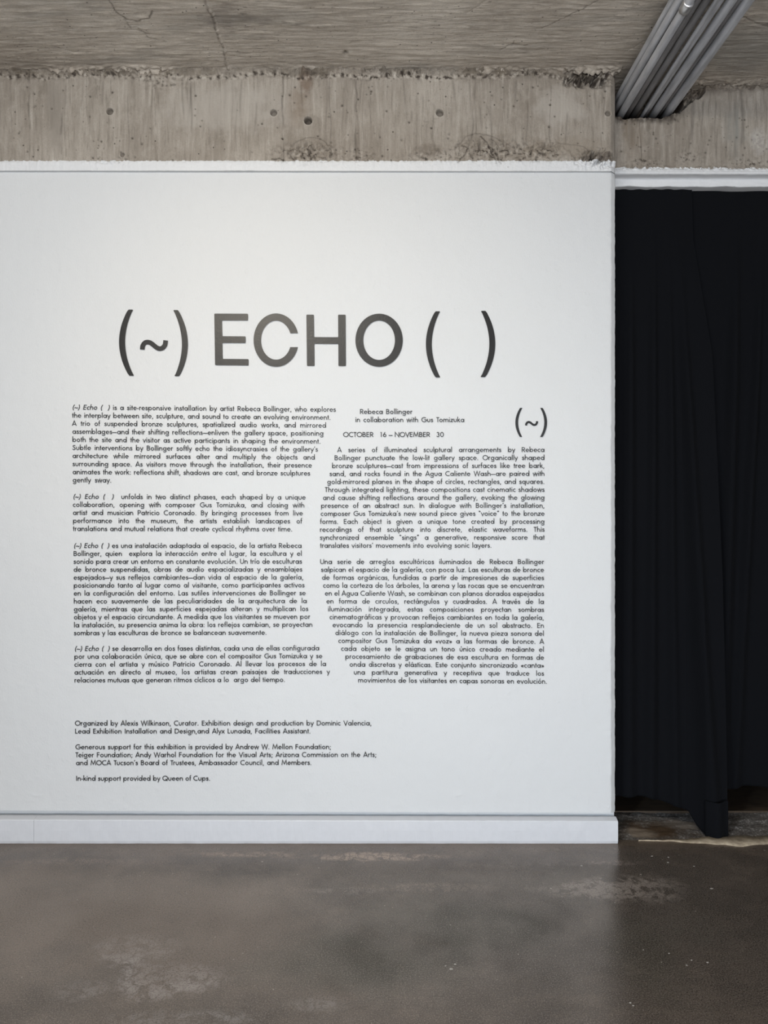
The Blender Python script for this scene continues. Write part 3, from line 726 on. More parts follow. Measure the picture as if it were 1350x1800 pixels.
# ------------------------------------------------------------------ conduits
def tube(pts, r, seg=20, cap=True, prof=None):
    V = []; Fc = []
    n = len(pts)
    for i, p in enumerate(pts):
        rr = prof[i] if prof else r
        a = Vector(pts[max(0, i-1)]); b_ = Vector(pts[min(n-1, i+1)]); t = (b_-a).normalized()
        u = t.cross(Vector((0, 0, 1))).normalized(); v = u.cross(t)
        for k in range(seg):
            th = 2*math.pi*k/seg; q = Vector(p)+u*rr*math.cos(th)+v*rr*math.sin(th); V.append(tuple(q))
    for i in range(n-1):
        for k in range(seg):
            k2 = (k+1) % seg; Fc.append((i*seg+k, i*seg+k2, (i+1)*seg+k2, (i+1)*seg+k))
    if cap: Fc += [tuple(range(seg))[::-1], tuple((n-1)*seg+k for k in range(seg))]
    return V, Fc
def build_conduits():
    Y0, Y1 = 1.2, 3.615
    # X, Z at the beam, X, Z at the near end, radius, dark?, label
    rows = [
        (1.104, 3.455, 1.104, 3.455, .0135, 0, 'slim grey conduit highest at the left edge of the bundle'),
        (1.110, 3.421, 1.108, 3.419, .0160, 0, 'pale dusty conduit second lowest at the left edge of the bundle'),
        (1.126, 3.386, 1.128, 3.384, .0168, 0, 'pale conduit lowest at the left edge, with a coupling'),
        (1.162, 3.404, 1.164, 3.404, .0160, 1, 'dark grey conduit just right of the pale left pair'),
        (1.196, 3.400, 1.200, 3.398, .0150, 1, 'dark dusty conduit left of the crossing thin one'),
        (1.226, 3.378, 1.206, 3.372, .0080, 0, 'thin bright conduit running slightly askew in the middle of the bundle'),
        (1.246, 3.404, 1.248, 3.402, .0160, 0, 'mid grey conduit right of the thin askew one'),
        (1.284, 3.392, 1.288, 3.392, .0180, 0, 'thick mid grey conduit in the right half of the bundle'),
        (1.318, 3.410, 1.322, 3.410, .0130, 1, 'dark slim conduit tucked between the two thick right ones'),
        (1.348, 3.396, 1.355, 3.396, .0200, 0, 'thickest grey conduit at the right edge of the bundle'),
        (1.375, 3.425, 1.392, 3.425, .0120, 1, 'slim conduit half hidden above the right edge of the bundle'),
    ]
    for i, (x1, z1, x0, z0, r, dk, lab) in enumerate(rows):
        root = empty('conduit', lab+', under the concrete ceiling', 'pipe', 'conduits of the ceiling bundle')
        root.location = (x1, Y1, z1)
        pts = []
        for k in range(15):
            t = k/14; y = Y0+(Y1-Y0)*t
            dx = 0.0022*math.sin(t*5)
            pts.append((x0+(x1-x0)*t+dx-x1, y-Y1, z0+(z1-z0)*t+0.0015*math.sin(t*4)-z1))
        v, f = tube(pts, r)
        mesh_obj('pipe', v, f, M_conduit_dark if dk else M_conduit, root, True)
        if i == 2:      # coupling ring seen at the top edge of the picture
            Yc = (P(0, 0, 1)[2]); y = 2.78
            t = (y-Y0)/(Y1-Y0); cx = x0+(x1-x0)*t-x1; cz = z0-z1
            v, f = tube([(cx, y-0.05-Y1, cz), (cx, y-0.046-Y1, cz), (cx, y-0.004-Y1, cz), (cx, y-Y1, cz)], r, 20, True, [r+.001, r+.0045, r+.0045, r+.001])
            mesh_obj('coupling', v, f, simple('bright_zinc', (0.6, 0.6, 0.6), 0.35, 0.8, 40, 0.2), root, True)
    # ceiling strap that carries the bundle, in front of the picture's upper edge
    root = empty('strut_channel', 'galvanised channel strap carrying the conduit bundle under the ceiling', 'pipe strap'); root.location = (1.24, 1.9, Z_CEIL)
    v, f = merge([prism_box(-0.19, 0.19, -0.02, 0.02, -0.155, -0.135), prism_box(-0.19, -0.18, -0.012, 0.012, -0.135, 0.003), prism_box(0.18, 0.19, -0.012, 0.012, -0.135, 0.003)])
    mesh_obj('channel', v, f, M_conduit, root)
build_conduits()

# ------------------------------------------------------------------ drapes
def drape(name, label, xe_top, xe_fun, x_left, ytop, ybot_fun, hem_fun, folds, nu=260, nv=240):
    u = np.linspace(0, 1, nu); v = np.linspace(0, 1, nv)
    U, V = np.meshgrid(u, v, indexing='ij')
    ztop = Z_H2-0.004+0.0015*np.sin(U*37)
    xr = xe_fun(V)
    X = x_left+(xr-x_left)*U
    xb = x_left+(xe_fun(np.array(1.0))-x_left)*U
    hem = hem_fun(xb)
    Z = ztop+(hem-ztop)*V
    Y = ytop+(ybot_fun(xb)-ytop)*V**1.6
    for (c0, c1, wdt, amp, v0) in folds:          # ridges: x at top, x at bottom, width, depth, where it starts
        cc = c0+(c1-c0)*V; ww = wdt*(0.45+0.55*V)
        Y -= amp*sstep(v0, v0+0.35, V)*np.exp(-((X-cc)/ww)**2)
    Y += 0.004*fbm(X*6, Z*0.9, 3, 90)
    n = U.size; V1 = np.stack([X, Y, Z], -1).reshape(-1, 3)
    o = mesh_obj(name, V1, grid_faces(nu, nv)[:, ::-1], M_curtain, None, True)
    s = o.modifiers.new('thick', 'SOLIDIFY'); s.thickness = 0.0025; s.offset = 1
    # turned hem band
    return tag(o, label, 'curtain', 'black drapes in the doorway')
YC = 3.537
def xpx(px, Y): return (px-675)*Y/F
def front_edge(v):
    px = np.interp(v, [0, 0.08, 0.26, 0.6, 0.9, 1.0], [1216, 1219, 1252, 1270, 1278, 1279])
    Yv = YC-0.107*v**1.6
    return (px-675)*Yv/F
def hem_front(x):
    px_pts = np.array([0.95, xpx(1130, 3.57), xpx(1180, 3.55), xpx(1206, 3.52), xpx(1226, 3.46), xpx(1240, 3.43), xpx(1275, 3.43), xpx(1290, 3.43)])
    z = np.array([CAMZ-496*YC/F, CAMZ-498*YC/F, CAMZ-514*3.52/F, CAMZ-526*3.49/F, CAMZ-552*3.46/F, 0.003, 0.003, 0.006])
    return np.interp(x, px_pts, z)
def y_front(x):
    return np.interp(x, [0.95, xpx(1150, 3.57), xpx(1206, 3.5), xpx(1240, 3.43), xpx(1290, 3.43)], [YC, YC-0.005, YC-0.035, YC-0.10, YC-0.107])
front = drape('curtain', 'black cloth drape next to the white wall, its long corner touching the floor', None, front_edge, X_CORNER+0.004, YC, y_front, hem_front,
      [(1.18, 1.16, .035, .030, .02), (1.29, 1.27, .030, .028, .0), (1.36, 1.38, .025, .020, .04), (1.40, 1.53, .035, .035, .05), (1.10, 1.09, .02, .02, .1)])
def hem_back(x): return np.interp(x, [1.2, 1.65, 1.75, 1.95, 2.3, 2.9], [0.16, 0.165, 0.175, 0.16, 0.15, 0.16])+0*x
back = drape('curtain', 'black cloth drape on the right, hanging clear of the floor behind the other', None, lambda v: 2.9+0*v, 1.15, YC+0.020, lambda x: YC+0.05+0*x, hem_back,
      [(1.70, 1.62, .040, .040, .0), (1.83, 1.69, .030, .030, .0), (1.93, 1.90, .05, .04, .05), (2.1, 2.12, .04, .04, .0), (2.35, 2.3, .05, .05, .0), (2.6, 2.6, .05, .05, .0)], nu=380)
# sewn hem band on the long corner of the front drape
def hem_band():
    vv = []; n = 40
    for i in range(n+1):
        x = xpx(1238, 3.43)+(xpx(1277, 3.43)-xpx(1238, 3.43))*i/n
        yb = float(y_front(np.array(x)))-0.012-0.035*math.exp(-((x-1.53)/.035)**2)
        vv += [(x, yb, 0.165), (x, yb-0.002, 0.163), (x, yb-0.004, 0.010), (x, yb, 0.004)]
    ff = [(4*i+k, 4*i+4+k, 4*i+5+k, 4*i+1+k) for i in range(n) for k in range(3)]
    o = mesh_obj('hem', vv, ff, M_curtain, front, True)
    s = o.modifiers.new('thick', 'SOLIDIFY'); s.thickness = 0.002
hem_band()

# ------------------------------------------------------------------ lettering
ST = 0.104       # stroke width in ems
XH, ASC, CAP, DSC = 0.47, 0.785, 0.70, -0.235
h = ST/2
def arc(cx, cy, rx, ry, a0, a1, n=None):
    n = n or max(3, int(abs(a1-a0)/22)+1)
    return [(cx+rx*math.cos(math.radians(a0+(a1-a0)*k/n)), cy+ry*math.sin(math.radians(a0+(a1-a0)*k/n))) for k in range(n+1)]
R_ = XH/2-h+0.006; CY = XH/2
def circ(cx, cy=CY, rx=R_, ry=R_): return arc(cx, cy, rx, ry, 0, 360, 16)
TOP = CAP-h
def dot(x, y): return ('dot', x, y)
G = {
 'a': (.60, [circ(.285), [(.507, 0), (.507, XH)]]),
 'b': (.60, [circ(.315), [(.093, 0), (.093, ASC)]]),
 'c': (.45, [arc(.275, CY, R_, R_, 48, 312)]),
 'd': (.60, [circ(.285), [(.507, 0), (.507, ASC)]]),
 'e': (.555, [[(.09, CY+.01), (.475, CY+.01)]+arc(.28, CY, R_, R_, 3, 322)]),
 'f': (.285, [[(.125, 0), (.125, .62)]+arc(.235, .62, .11, .12, 180, 75), [(.03, XH-h), (.26, XH-h)]]),
 'g': (.60, [circ(.285), [(.507, XH), (.507, -.04)]+arc(.292, -.03, .215, .16, 0, -155)]),
 'h': (.525, [[(.093, 0), (.093, ASC)], arc(.262, .255, .169, .170, 180, 0)+[(.431, 0)]]),
 'i': (.215, [[(.107, 0), (.107, XH)], dot(.107, .635)]),
 'ı': (.215, [[(.107, 0), (.107, XH)]]),
 'j': (.215, [[(.107, DSC+.02), (.107, XH)], dot(.107, .635)]),
 'k': (.47, [[(.093, 0), (.093, ASC)], [(.11, .21), (.385, XH)], [(.19, .28), (.425, 0)]]),
 'l': (.215, [[(.107, 0), (.107, ASC)]]),
 'm': (.80, [[(.093, 0), (.093, XH)], arc(.247, .27, .154, .155, 180, 0)+[(.401, 0)], arc(.555, .27, .154, .155, 180, 0)+[(.709, 0)]]),
 'n': (.525, [[(.093, 0), (.093, XH)], arc(.262, .255, .169, .170, 180, 0)+[(.431, 0)]]),
 'o': (.575, [circ(.287)]),
 'p': (.60, [circ(.315), [(.093, DSC), (.093, XH)]]),
 'q': (.60, [circ(.285), [(.507, DSC), (.507, XH)]]),
 'r': (.335, [[(.093, 0), (.093, XH)], arc(.225, .30, .132, .125, 180, 55)]),
 's': (.395, [[(.325, .355), (.275, .410), (.20, .428), (.125, .402), (.095, .345), (.125, .287), (.205, .250), (.285, .215), (.325, .150), (.295, .075), (.205, .040), (.115, .062), (.060, .130)]]),
 't': (.27, [[(.135, 0), (.135, .655)], [(.03, XH-h), (.245, XH-h)]]),
 'u': (.525, [[(.093, XH)]+arc(.262, .215, .169, .170, 180, 360)+[(.431, XH)]]),
 'v': (.47, [[(.035, XH), (.235, .03), (.435, XH)]]),
 'w': (.69, [[(.035, XH), (.19, .03), (.345, XH), (.50, .03), (.655, XH)]]),
 'x': (.47, [[(.045, 0), (.415, XH)], [(.055, XH), (.43, 0)]]),
 'y': (.47, [[(.035, XH), (.245, .04)], [(.435, XH), (.135, DSC)]]),
 'z': (.45, [[(.06, XH-h), (.385, XH-h), (.07, h), (.40, h)]]),
 'A': (.66, [[(.04, 0), (.33, CAP-.01), (.62, 0)], [(.15, .205), (.51, .205)]]),
 'B': (.555, [[(.093, 0), (.093, CAP)], [(.093, TOP), (.27, TOP)]+arc(.27, .51, .145, TOP-.51, 90, -90)+[(.093, .365)], [(.27, .365)]+arc(.29, .205, .17, .16, 90, -90)+[(.093, h)]]),
 'C': (.67, [arc(.41, .35, .345, .312, 52, 308)]),
 'D': (.69, [[(.093, 0), (.093, CAP)], [(.093, TOP), (.28, TOP)]+arc(.29, .35, .32, TOP-.35, 90, -90)+[(.093, h)]]),
 'E': (.50, [[(.093, 0), (.093, CAP)], [(.093, TOP), (.435, TOP)], [(.093, .365), (.42, .365)], [(.093, h), (.435, h)]]),
 'F': (.47, [[(.093, 0), (.093, CAP)], [(.093, TOP), (.42, TOP)], [(.093, .355), (.40, .355)]]),
 'G': (.79, [arc(.41, .35, .345, .312, 47, 357), [(.42, .335), (.755, .335)]]),
 'H': (.70, [[(.093, 0), (.093, CAP)], [(.605, 0), (.605, CAP)], [(.093, .37), (.605, .37)]]),
 'I': (.235, [[(.117, 0), (.117, CAP)]]),
 'L': (.43, [[(.093, CAP), (.093, 0)], [(.093, h), (.40, h)]]),
 'M': (.83, [[(.075, 0), (.165, CAP-.01), (.415, .12), (.665, CAP-.01), (.755, 0)]]),
 'N': (.72, [[(.093, 0), (.093, CAP-.02), (.625, .02), (.625, CAP)]]),
 'O': (.80, [circ(.40, .35, .345, .312)]),
 'P': (.52, [[(.093, 0), (.093, CAP)], [(.093, TOP), (.28, TOP)]+arc(.28, .485, .175, TOP-.485, 90, -90)+[(.093, .316)]]),
 'Q': (.80, [circ(.40, .35, .345, .312), [(.44, .26), (.73, -.02)]]),
 'R': (.555, [[(.093, 0), (.093, CAP)], [(.093, TOP), (.28, TOP)]+arc(.28, .485, .175, TOP-.485, 90, -90)+[(.093, .316)], [(.25, .316), (.50, 0)]]),
 'S': (.52, [[(.43, .555), (.36, .640), (.26, .658), (.155, .615), (.125, .525), (.165, .440), (.26, .385), (.37, .320), (.425, .225), (.395, .110), (.275, .042), (.145, .065), (.065, .165)]]),
 'T': (.46, [[(.23, 0), (.23, CAP)], [(.02, TOP), (.44, TOP)]]),
 'U': (.64, [[(.093, CAP)]+arc(.32, .265, .227, .222, 180, 360)+[(.547, CAP)]]),
 'V': (.62, [[(.035, CAP), (.31, .02), (.585, CAP)]]),
 'W': (.92, [[(.035, CAP), (.245, .02), (.46, CAP-.03), (.675, .02), (.885, CAP)]]),
 '0': (.58, [circ(.29, .35, .215, .312)]),
 '1': (.45, [[(.25, 0), (.25, TOP), (.12, TOP)]]),
 '3': (.54, [arc(.255, .51, .145, .145, 160, -90), arc(.255, .205, .175, .165, 90, -160)]),
 '6': (.56, [circ(.28, .215, .19, .175), [(.105, .28), (.35, CAP)]]),
 '.': (.26, [dot(.13, .045)]), ',': (.26, [[(.155, .07), (.075, -.12)]]),
 ':': (.26, [dot(.13, .045), dot(.13, .38)]), ';': (.26, [[(.155, .07), (.075, -.12)], dot(.145, .38)]),
 '-': (.28, [[(.04, .225), (.24, .225)]]), '–': (.56, [[(.0, .22), (.56, .22)]]), '—': (.66, [[(.0, .22), (.66, .22)]]),
 '’': (.22, [[(.15, .73), (.09, .54)]]), '“': (.36, [[(.07, .73), (.13, .54)], [(.20, .73), (.26, .54)]]),
 '”': (.36, [[(.14, .73), (.08, .54)], [(.27, .73), (.21, .54)]]),
 '«': (.44, [[(.21, .38), (.07, .22), (.21, .06)], [(.37, .38), (.23, .22), (.37, .06)]]),
 '»': (.44, [[(.07, .38), (.21, .22), (.07, .06)], [(.23, .38), (.37, .22), (.23, .06)]]),
 '(': (.30, [arc(.62, .30, .49, .60, 137, 223)]), ')': (.30, [arc(-.32, .30, .49, .60, 43, -43)]),
 '~': (.56, [[(.05, .19), (.10, .265), (.18, .285), (.28, .245), (.37, .205), (.45, .225), (.51, .30)]]),
}
for b_, acc, dx in (('a', 'á', .285), ('e', 'é', .28), ('ı', 'í', .107), ('o', 'ó', .287), ('u', 'ú', .262)):
    G[acc] = (G[b_][0], G[b_][1]+[[(dx-.03, .565), (dx+.075, .73)]])

def stroke_polys(pts, hw):
    """quads covering a polyline of half width hw, mitred joints"""
    pts = [p for i, p in enumerate(pts) if i == 0 or math.dist(p, pts[i-1]) > 1e-6]
    n = len(pts); closed = math.dist(pts[0], pts[-1]) < 1e-6 and n > 3
    L = []; Rr = []
    for i in range(n):
        if closed: a = pts[(i-1) if i > 0 else n-2]; c = pts[(i+1) if i < n-1 else 1]
        else: a = pts[max(i-1, 0)]; c = pts[min(i+1, n-1)]
        b0 = pts[i]
        def nr(p, q):
            dx, dy = q[0]-p[0], q[1]-p[1]; l = math.hypot(dx, dy) or 1; return (-dy/l, dx/l)
        n1 = nr(a, b0) if a != b0 else nr(b0, c); n2 = nr(b0, c) if b0 != c else n1
        m = (n1[0]+n2[0], n1[1]+n2[1]); l = math.hypot(*m) or 1; m = (m[0]/l, m[1]/l)
        cs = max(0.36, m[0]*n1[0]+m[1]*n1[1])
        L.append((b0[0]+m[0]*hw/cs, b0[1]+m[1]*hw/cs)); Rr.append((b0[0]-m[0]*hw/cs, b0[1]-m[1]*hw/cs))
    return [(L[i], Rr[i], Rr[i+1], L[i+1]) for i in range(n-1)]
def glyph_polys(ch):
    out = []
    for s in G[ch][1]:
        if s[0] == 'dot':
            out.append(tuple((s[1]+.062*math.cos(k*math.pi/4+.39), s[2]+.062*math.sin(k*math.pi/4+.39)) for k in range(8)))
        else:
            out += stroke_polys(s, h)
    return out
_cache = {c: glyph_polys(c) for c in G}
SPACE = 0.27
Y_TXT = D-0.0042
REPORT = []
def natural(words):
    tot = 0
    for w_ in words:
        for i, c in enumerate(w_):
            tot += G[c][0]
            if c == 'T' and i+1 < len(w_) and w_[i+1] in 'oeurw': tot -= 0.06
    return tot
EM = 12.35
def text_line(text, x0, x1, y0, y1, parent, italic=''):
    """one line of lettering from pixel x0 to x1 with its baseline running from y0 to y1"""
    pieces = text.split(' ')
    gaps = len(pieces)-1
    nat = natural(pieces)
    em = EM
    width = x1-x0+0.09*em
    gap = (width-nat*em)/gaps if gaps else 0
    if gaps and gap < 0.19*em: 
        em = width/(nat+0.215*gaps); gap = 0.215*em
    REPORT.append((round(em, 2), round(gap/em, 3), text[:26]))
    ev = EM
    V = []; Fc = []; cur = x0-0.045*em; used = 0
    s = Y_TXT/F
    for wi, w_ in enumerate(pieces):
        for i, c in enumerate(w_):
            it = used < len(italic)
            for poly in _cache[c]:
                n = len(V)
                for (gx, gy) in poly:
                    if it: gx += 0.2*gy
                    px = cur+gx*em; f = (px-x0)/max(1, x1-x0); py = y0+(y1-y0)*f-gy*ev
                    V.append(((px-675)*s, Y_TXT, CAMZ-(py-900)*s))
                Fc.append(tuple(range(n, n+len(poly))))
            cur += G[c][0]*em
            if c == 'T' and i+1 < len(w_) and w_[i+1] in 'oeurw': cur -= 0.06*em
            used += 1
        cur += gap; used += 1
    # origin at the start of the line
    ox, oy, oz = (x0-675)*s, Y_TXT, CAMZ-(y0-900)*s
    px_, py_, pz_ = parent.location
    V = [(a-ox, b2-oy, c2-oz) for a, b2, c2 in V]
    o = mesh_obj('text_line', V, Fc, M_vinyl_small, parent, False, 'stuff')
    o.location = (ox-px_, oy-py_, oz-pz_)
    return o
def block(name, label, lines, ya0, ya1, yb0, yb1, italic=''):
    """lines: (text, x0, x1); first baseline ya0..ya1 (left, right), last yb0..yb1"""
    root = empty(name, label, 'wall text')
    s = Y_TXT/F
    root.location = ((lines[0][1]-675)*s, Y_TXT, CAMZ-(yb0-900)*s)
    n = len(lines)-1
    xr = max(l[2] for l in lines)
    for i, (t, x0, x1) in enumerate(lines):
        f = i/n if n else 0
        yl = ya0+(yb0-ya0)*f; yr = ya1+(yb1-ya1)*f
        yr = yl+(yr-yl)*(x1-x0)/(xr-x0)
        text_line(t, x0, x1, yl, yr, root, italic if i == 0 else '')
    return root

block('introduction_text', 'small black paragraph beginning (~) Echo ( ) is a site-responsive installation, top of the left column', [
 ("(~) Echo (  ) is a site-responsive installation by artist Rebeca Bollinger, who explores", 126.7, 590),
 ("the interplay between site, sculpture, and sound to create an evolving environment.", 126.9, 581),
 ("A trio of suspended bronze sculptures, spatialized audio works, and mirrored", 127, 573),
 ("assemblages—and their shifting reflections—enliven the gallery space, positioning", 127.2, 568.5),
 ("both the site and the visitor as active participants in shaping the environment.", 127.3, 563.3),
 ("Subtle interventions by Bollinger softly echo the idiosyncrasies of the gallery’s", 127.4, 558.5),
 ("architecture while mirrored surfaces alter and multiply the objects and", 127.5, 553.3),
 ("surrounding space. As visitors move through the installation, their presence", 127.6, 548),
 ("animates the work: reflections shift, shadows are cast, and bronze sculptures", 127.7, 544.8),
 ("gently sway.", 127.8, 195.5)], 719.9, 723.9, 847.8, 850.3, "(~) Echo (  )")
block('phases_text', 'small black paragraph on two distinct phases, second down in the left column', [
 ("(~) Echo (  )  unfolds in two distinct phases, each shaped by a unique", 128.1, 537),
 ("collaboration, opening with composer Gus Tomizuka, and closing with", 128.1, 534.8),
 ("artist and musician Patricio Coronado. By bringing processes from live", 128.2, 532),
 ("performance into the museum, the artists establish landscapes of", 128.3, 530.7),
 ("translations and mutual relations that create cyclical rhythms over time.", 128.3, 513.7)], 877, 878.2, 933.4, 934.2, "(~) Echo (  )")
block('spanish_introduction_text', 'small black Spanish paragraph beginning es una instalación adaptada, third down in the left column', [
 ("(~) Echo (  ) es una instalación adaptada al espacio, de la artista Rebeca", 129.3, 530),
 ("Bollinger, quien  explora la interacción entre el lugar, la escultura y el", 129.3, 530.4),
 ("sonido para crear un entorno en constante evolución. Un trío de esculturas", 129.4, 530.4),
 ("de bronce suspendidas, obras de audio espacializadas y ensamblajes", 129.4, 531),
 ("espejados—y sus reflejos cambiantes—dan vida al espacio de la galería,", 129.5, 533),
 ("posicionando tanto al lugar como al visitante, como participantes activos", 129.6, 535),
 ("en la configuración del entorno. Las sutiles intervenciones de Bollinger se", 129.7, 537),
 ("hacen eco suavemente de las peculiaridades de la arquitectura de la", 129.7, 539),
 ("galería, mientras que las superficies espejadas alteran y multiplican los", 129.8, 541.5),
 ("objetos y el espacio circundante. A medida que los visitantes se mueven por", 129.9, 545),
 ("la instalación, su presencia anima la obra: los reflejos cambian, se proyectan", 130, 549),
 ("sombras y las esculturas de bronce se balancean suavemente.", 130, 468.5)], 963.3, 963.2, 1116.8, 1115.8, "(~) Echo (  )")
block('spanish_phases_text', 'small black Spanish paragraph beginning se desarrolla en dos fases, lowest of the left column', [
 ("(~) Echo (  ) se desarrolla en dos fases distintas, cada una de ellas configurada", 130.7, 561),
 ("por una colaboración única, que se abre con el compositor Gus Tomizuka y se", 130.7, 566.3),
 ("cierra con el artista y músico Patricio Coronado. Al llevar los procesos de la", 130.8, 573),
 ("actuación en directo al museo, los artistas crean paisajes de traducciones y", 130.9, 579.3),
 ("relaciones mutuas que generan ritmos cíclicos a lo  argo del tiempo.", 131, 501)], 1144.4, 1143.3, 1199.8, 1198.6, "(~) Echo (  )")
block('artist_names_text', 'two short black lines naming the artist and collaborator, above the exhibition dates', [
 ("Rebeca Bollinger", 632.9, 724.5),
 ("in collaboration with Gus Tomizuka", 624.7, 816)], 727.7, 727.9, 742, 742)
block('dates_text', 'single black line of capitals reading OCTOBER 16 – NOVEMBER 30', [
 ("OCTOBER   16 – NOVEMBER   30", 603.6, 779.9)], 768.1, 768.1, 768.1, 768.1)
SA = [593.1, 588.2, 583.7, 579.4, 575.2, 571.3, 567.7, 564.4, 563.8, 562.8, 562.5, 562.5, 562.8]
TA = ["A series of illuminated sculptural arrangements by Rebeca",
 "Bollinger punctuate the low-lit gallery space. Organically shaped",
 "bronze sculptures—cast from impressions of surfaces like tree bark,",
 "sand, and rocks found in the Agua Caliente Wash—are paired with",
 "gold-mirrored planes in the shape of circles, rectangles, and squares.",
 "Through integrated lighting, these compositions cast cinematic shadows",
 "and cause shifting reflections around the gallery, evoking the glowing",
 "presence of an abstract sun. In dialogue with Bollinger’s installation,",
 "composer Gus Tomizuka’s new sound piece gives “voice” to the bronze",
 "forms. Each object is given a unique tone created by processing",
 "recordings of that sculpture into discrete, elastic waveforms. This",
 "synchronized ensemble “sings” a generative, responsive score that",
 "translates visitors’ movements into evolving sonic layers."]
block('artwork_text', 'small black English paragraph with slanted left edge, under the dates in the right column',
      [(t, a, 864 if i == 12 else 957) for i, (t, a) in enumerate(zip(TA, SA))], 794.9, 794.6, 963, 962.8)
SB = [562.8, 564.4, 566, 568, 571, 573.9, 576.5, 579.4, 584.7, 589.5, 594.8, 599.6, 607.1, 614.6, 622.1, 629.6]
TB = ["Una serie de arreglos escultóricos iluminados de Rebeca Bollinger",
 "salpican el espacio de la galería, con poca luz. Las esculturas de bronce",
 "de formas orgánicas, fundidas a partir de impresiones de superficies",
 "como la corteza de los árboles, la arena y las rocas que se encuentran",
 "en el Agua Caliente Wash, se combinan con planos dorados espejados",
 "en forma de cırculos, rectángulos y cuadrados. A través de la",
 "iluminación integrada, estas composiciones proyectan sombras",
 "cinematográficas y provocan reflejos cambiantes en toda la galería,",
 "evocando la presencia resplandeciente de un sol abstracto. En",
 "diálogo con la instalación de Bollinger, la nueva pieza sonora del",
 "compositor Gus Tomizuka da «voz» a las formas de bronce. A",
 "cada objeto se le asigna un tono único creado mediante el",
 "procesamiento de grabaciones de esa escultura en formas de",
 "onda discretas y elásticas. Este conjunto sincronizado «canta»",
 "una partitura generativa y receptiva que traduce los",
 "movimientos de los visitantes en capas sonoras en evolución."]
block('spanish_artwork_text', 'small black Spanish paragraph with slanted left edge, lower half of the right column',
      [(t, a, 961.5 if i == 15 else 956) for i, (t, a) in enumerate(zip(TB, SB))], 991.5, 991.7, 1199.7, 1202)
block('organiser_credit_text', 'two black credit lines beginning Organized by, below the left column', [
 ("Organized by Alexis Wilkinson, Curator. Exhibition design and production by Dominic Valencia,", 132, 653),
 ("Lead Exhibition Installation and Design,and Alyx Lunada, Facilities Assistant.", 132, 545.8)], 1275.6, 1275.3, 1289.6, 1289.2)
block('funding_credit_text', 'three black credit lines beginning Generous support, near the foot of the wall', [
 ("Generous support for this exhibition is provided by Andrew W. Mellon Foundation;", 132.8, 581.7),
 ("Teiger Foundation; Andy Warhol Foundation for the Visual Arts; Arizona Commission on the Arts;", 132.8, 661.5),
 ("and MOCA Tucson’s Board of Trustees, Ambassador Council, and Members.", 133.6, 547.5)], 1317.3, 1316.9, 1345.2, 1344.6)
block('in_kind_credit_text', 'single black credit line beginning In-kind support, lowest text on the wall', [
 ("In-kind support provided by Queen of Cups.", 133.6, 369.3)], 1372.6, 1372.4, 1372.6, 1372.4)
for r in REPORT: print('TXT', r)

# big title and small emblem: each sign a flat cut piece of vinyl with its own edge thickness
TH = 0.0006
def vinyl_piece(name, polys, root, label=None):
    """polys in pixels; a thin slab from the polygons"""
    s = Y_TXT/F; V = []; Fc = []
    rx, ry, rz = root.location
    for poly in polys:
        n = len(V); k = len(poly)
        for yy in (Y_TXT-TH, Y_TXT):
            V += [((a-675)*s-rx, yy-ry, CAMZ-(b2-900)*s-rz) for a, b2 in poly]
        Fc.append(tuple(range(n, n+k))); 
        for i in range(k): j = (i+1) % k; Fc.append((n+i, n+j, n+k+j, n+k+i))
    o = mesh_obj(name, V, Fc, M_vinyl, root)
    if label: o['label'] = label
    return o
def rrect(x0, y0, x1, y1, r=1.6, corners=(1, 1, 1, 1), skew=0.0):
    out = []
    for (cx, cy, a, on) in ((x0+r, y0+r, 180, corners[0]), (x1-r, y0+r, 270, corners[1]), (x1-r, y1-r, 0, corners[2]), (x0+r, y1-r, 90, corners[3])):
        if on:
            for k in range(5):
                t = math.radians(a+k*22.5); out.append((cx+r*math.cos(t), cy+r*math.sin(t)))
        else:
            out.append((x0 if a in (180, 90) else x1, y0 if a in (180, 270) else y1))
    return [(x+skew*(y-y0), y) for x, y in out]
def paren(top, mid, bot, w_end, w_mid, rnd=1.2):
    """rows from top to bottom; quadratic centre line through three points"""
    n = 26; L = []; Rr = []
    y0, y1 = top[1], bot[1]
    ym = mid[1]
    for i in range(n+1):
        t = i/n; y = y0+(y1-y0)*t
        a = (y-ym)*(y-y1)/((y0-ym)*(y0-y1)); b2 = (y-y0)*(y-y1)/((ym-y0)*(ym-y1)); c2 = (y-y0)*(y-ym)/((y1-y0)*(y1-ym))
        x = top[0]*a+mid[0]*b2+bot[0]*c2
        q = abs(2*t-1)
        wd = w_mid+(w_end-w_mid)*q**2.2
        e = min(y-y0, y1-y); k = 0
        if e < 0.01: k = rnd
        L.append((x-wd/2+k, y)); Rr.append((x+wd/2-k, y))
        if i == 0: L.append((x-wd/2+.15, y+rnd*.8)); Rr.append((x+wd/2+.0, y+rnd*.8))
        if i == n:
            L.insert(-1, (x-wd/2, y-rnd*.8)); Rr.insert(-1, (x+wd/2-.1, y-rnd*.8))
    return [(L[i], Rr[i], Rr[i+1], L[i+1]) for i in range(len(L)-1)]
def ring(cx, cy, rxo, ryo, rxi, ryi, a0, a1, n=56):
    out = []
    pts = []
    for k in range(n+1):
        t = math.radians(a0+(a1-a0)*k/n)
        pts.append(((cx+rxo*math.cos(t), cy-ryo*math.sin(t)), (cx+rxi*math.cos(t), cy-ryi*math.sin(t))))
    return [(pts[i][0], pts[i+1][0], pts[i+1][1], pts[i][1]) for i in range(n)]
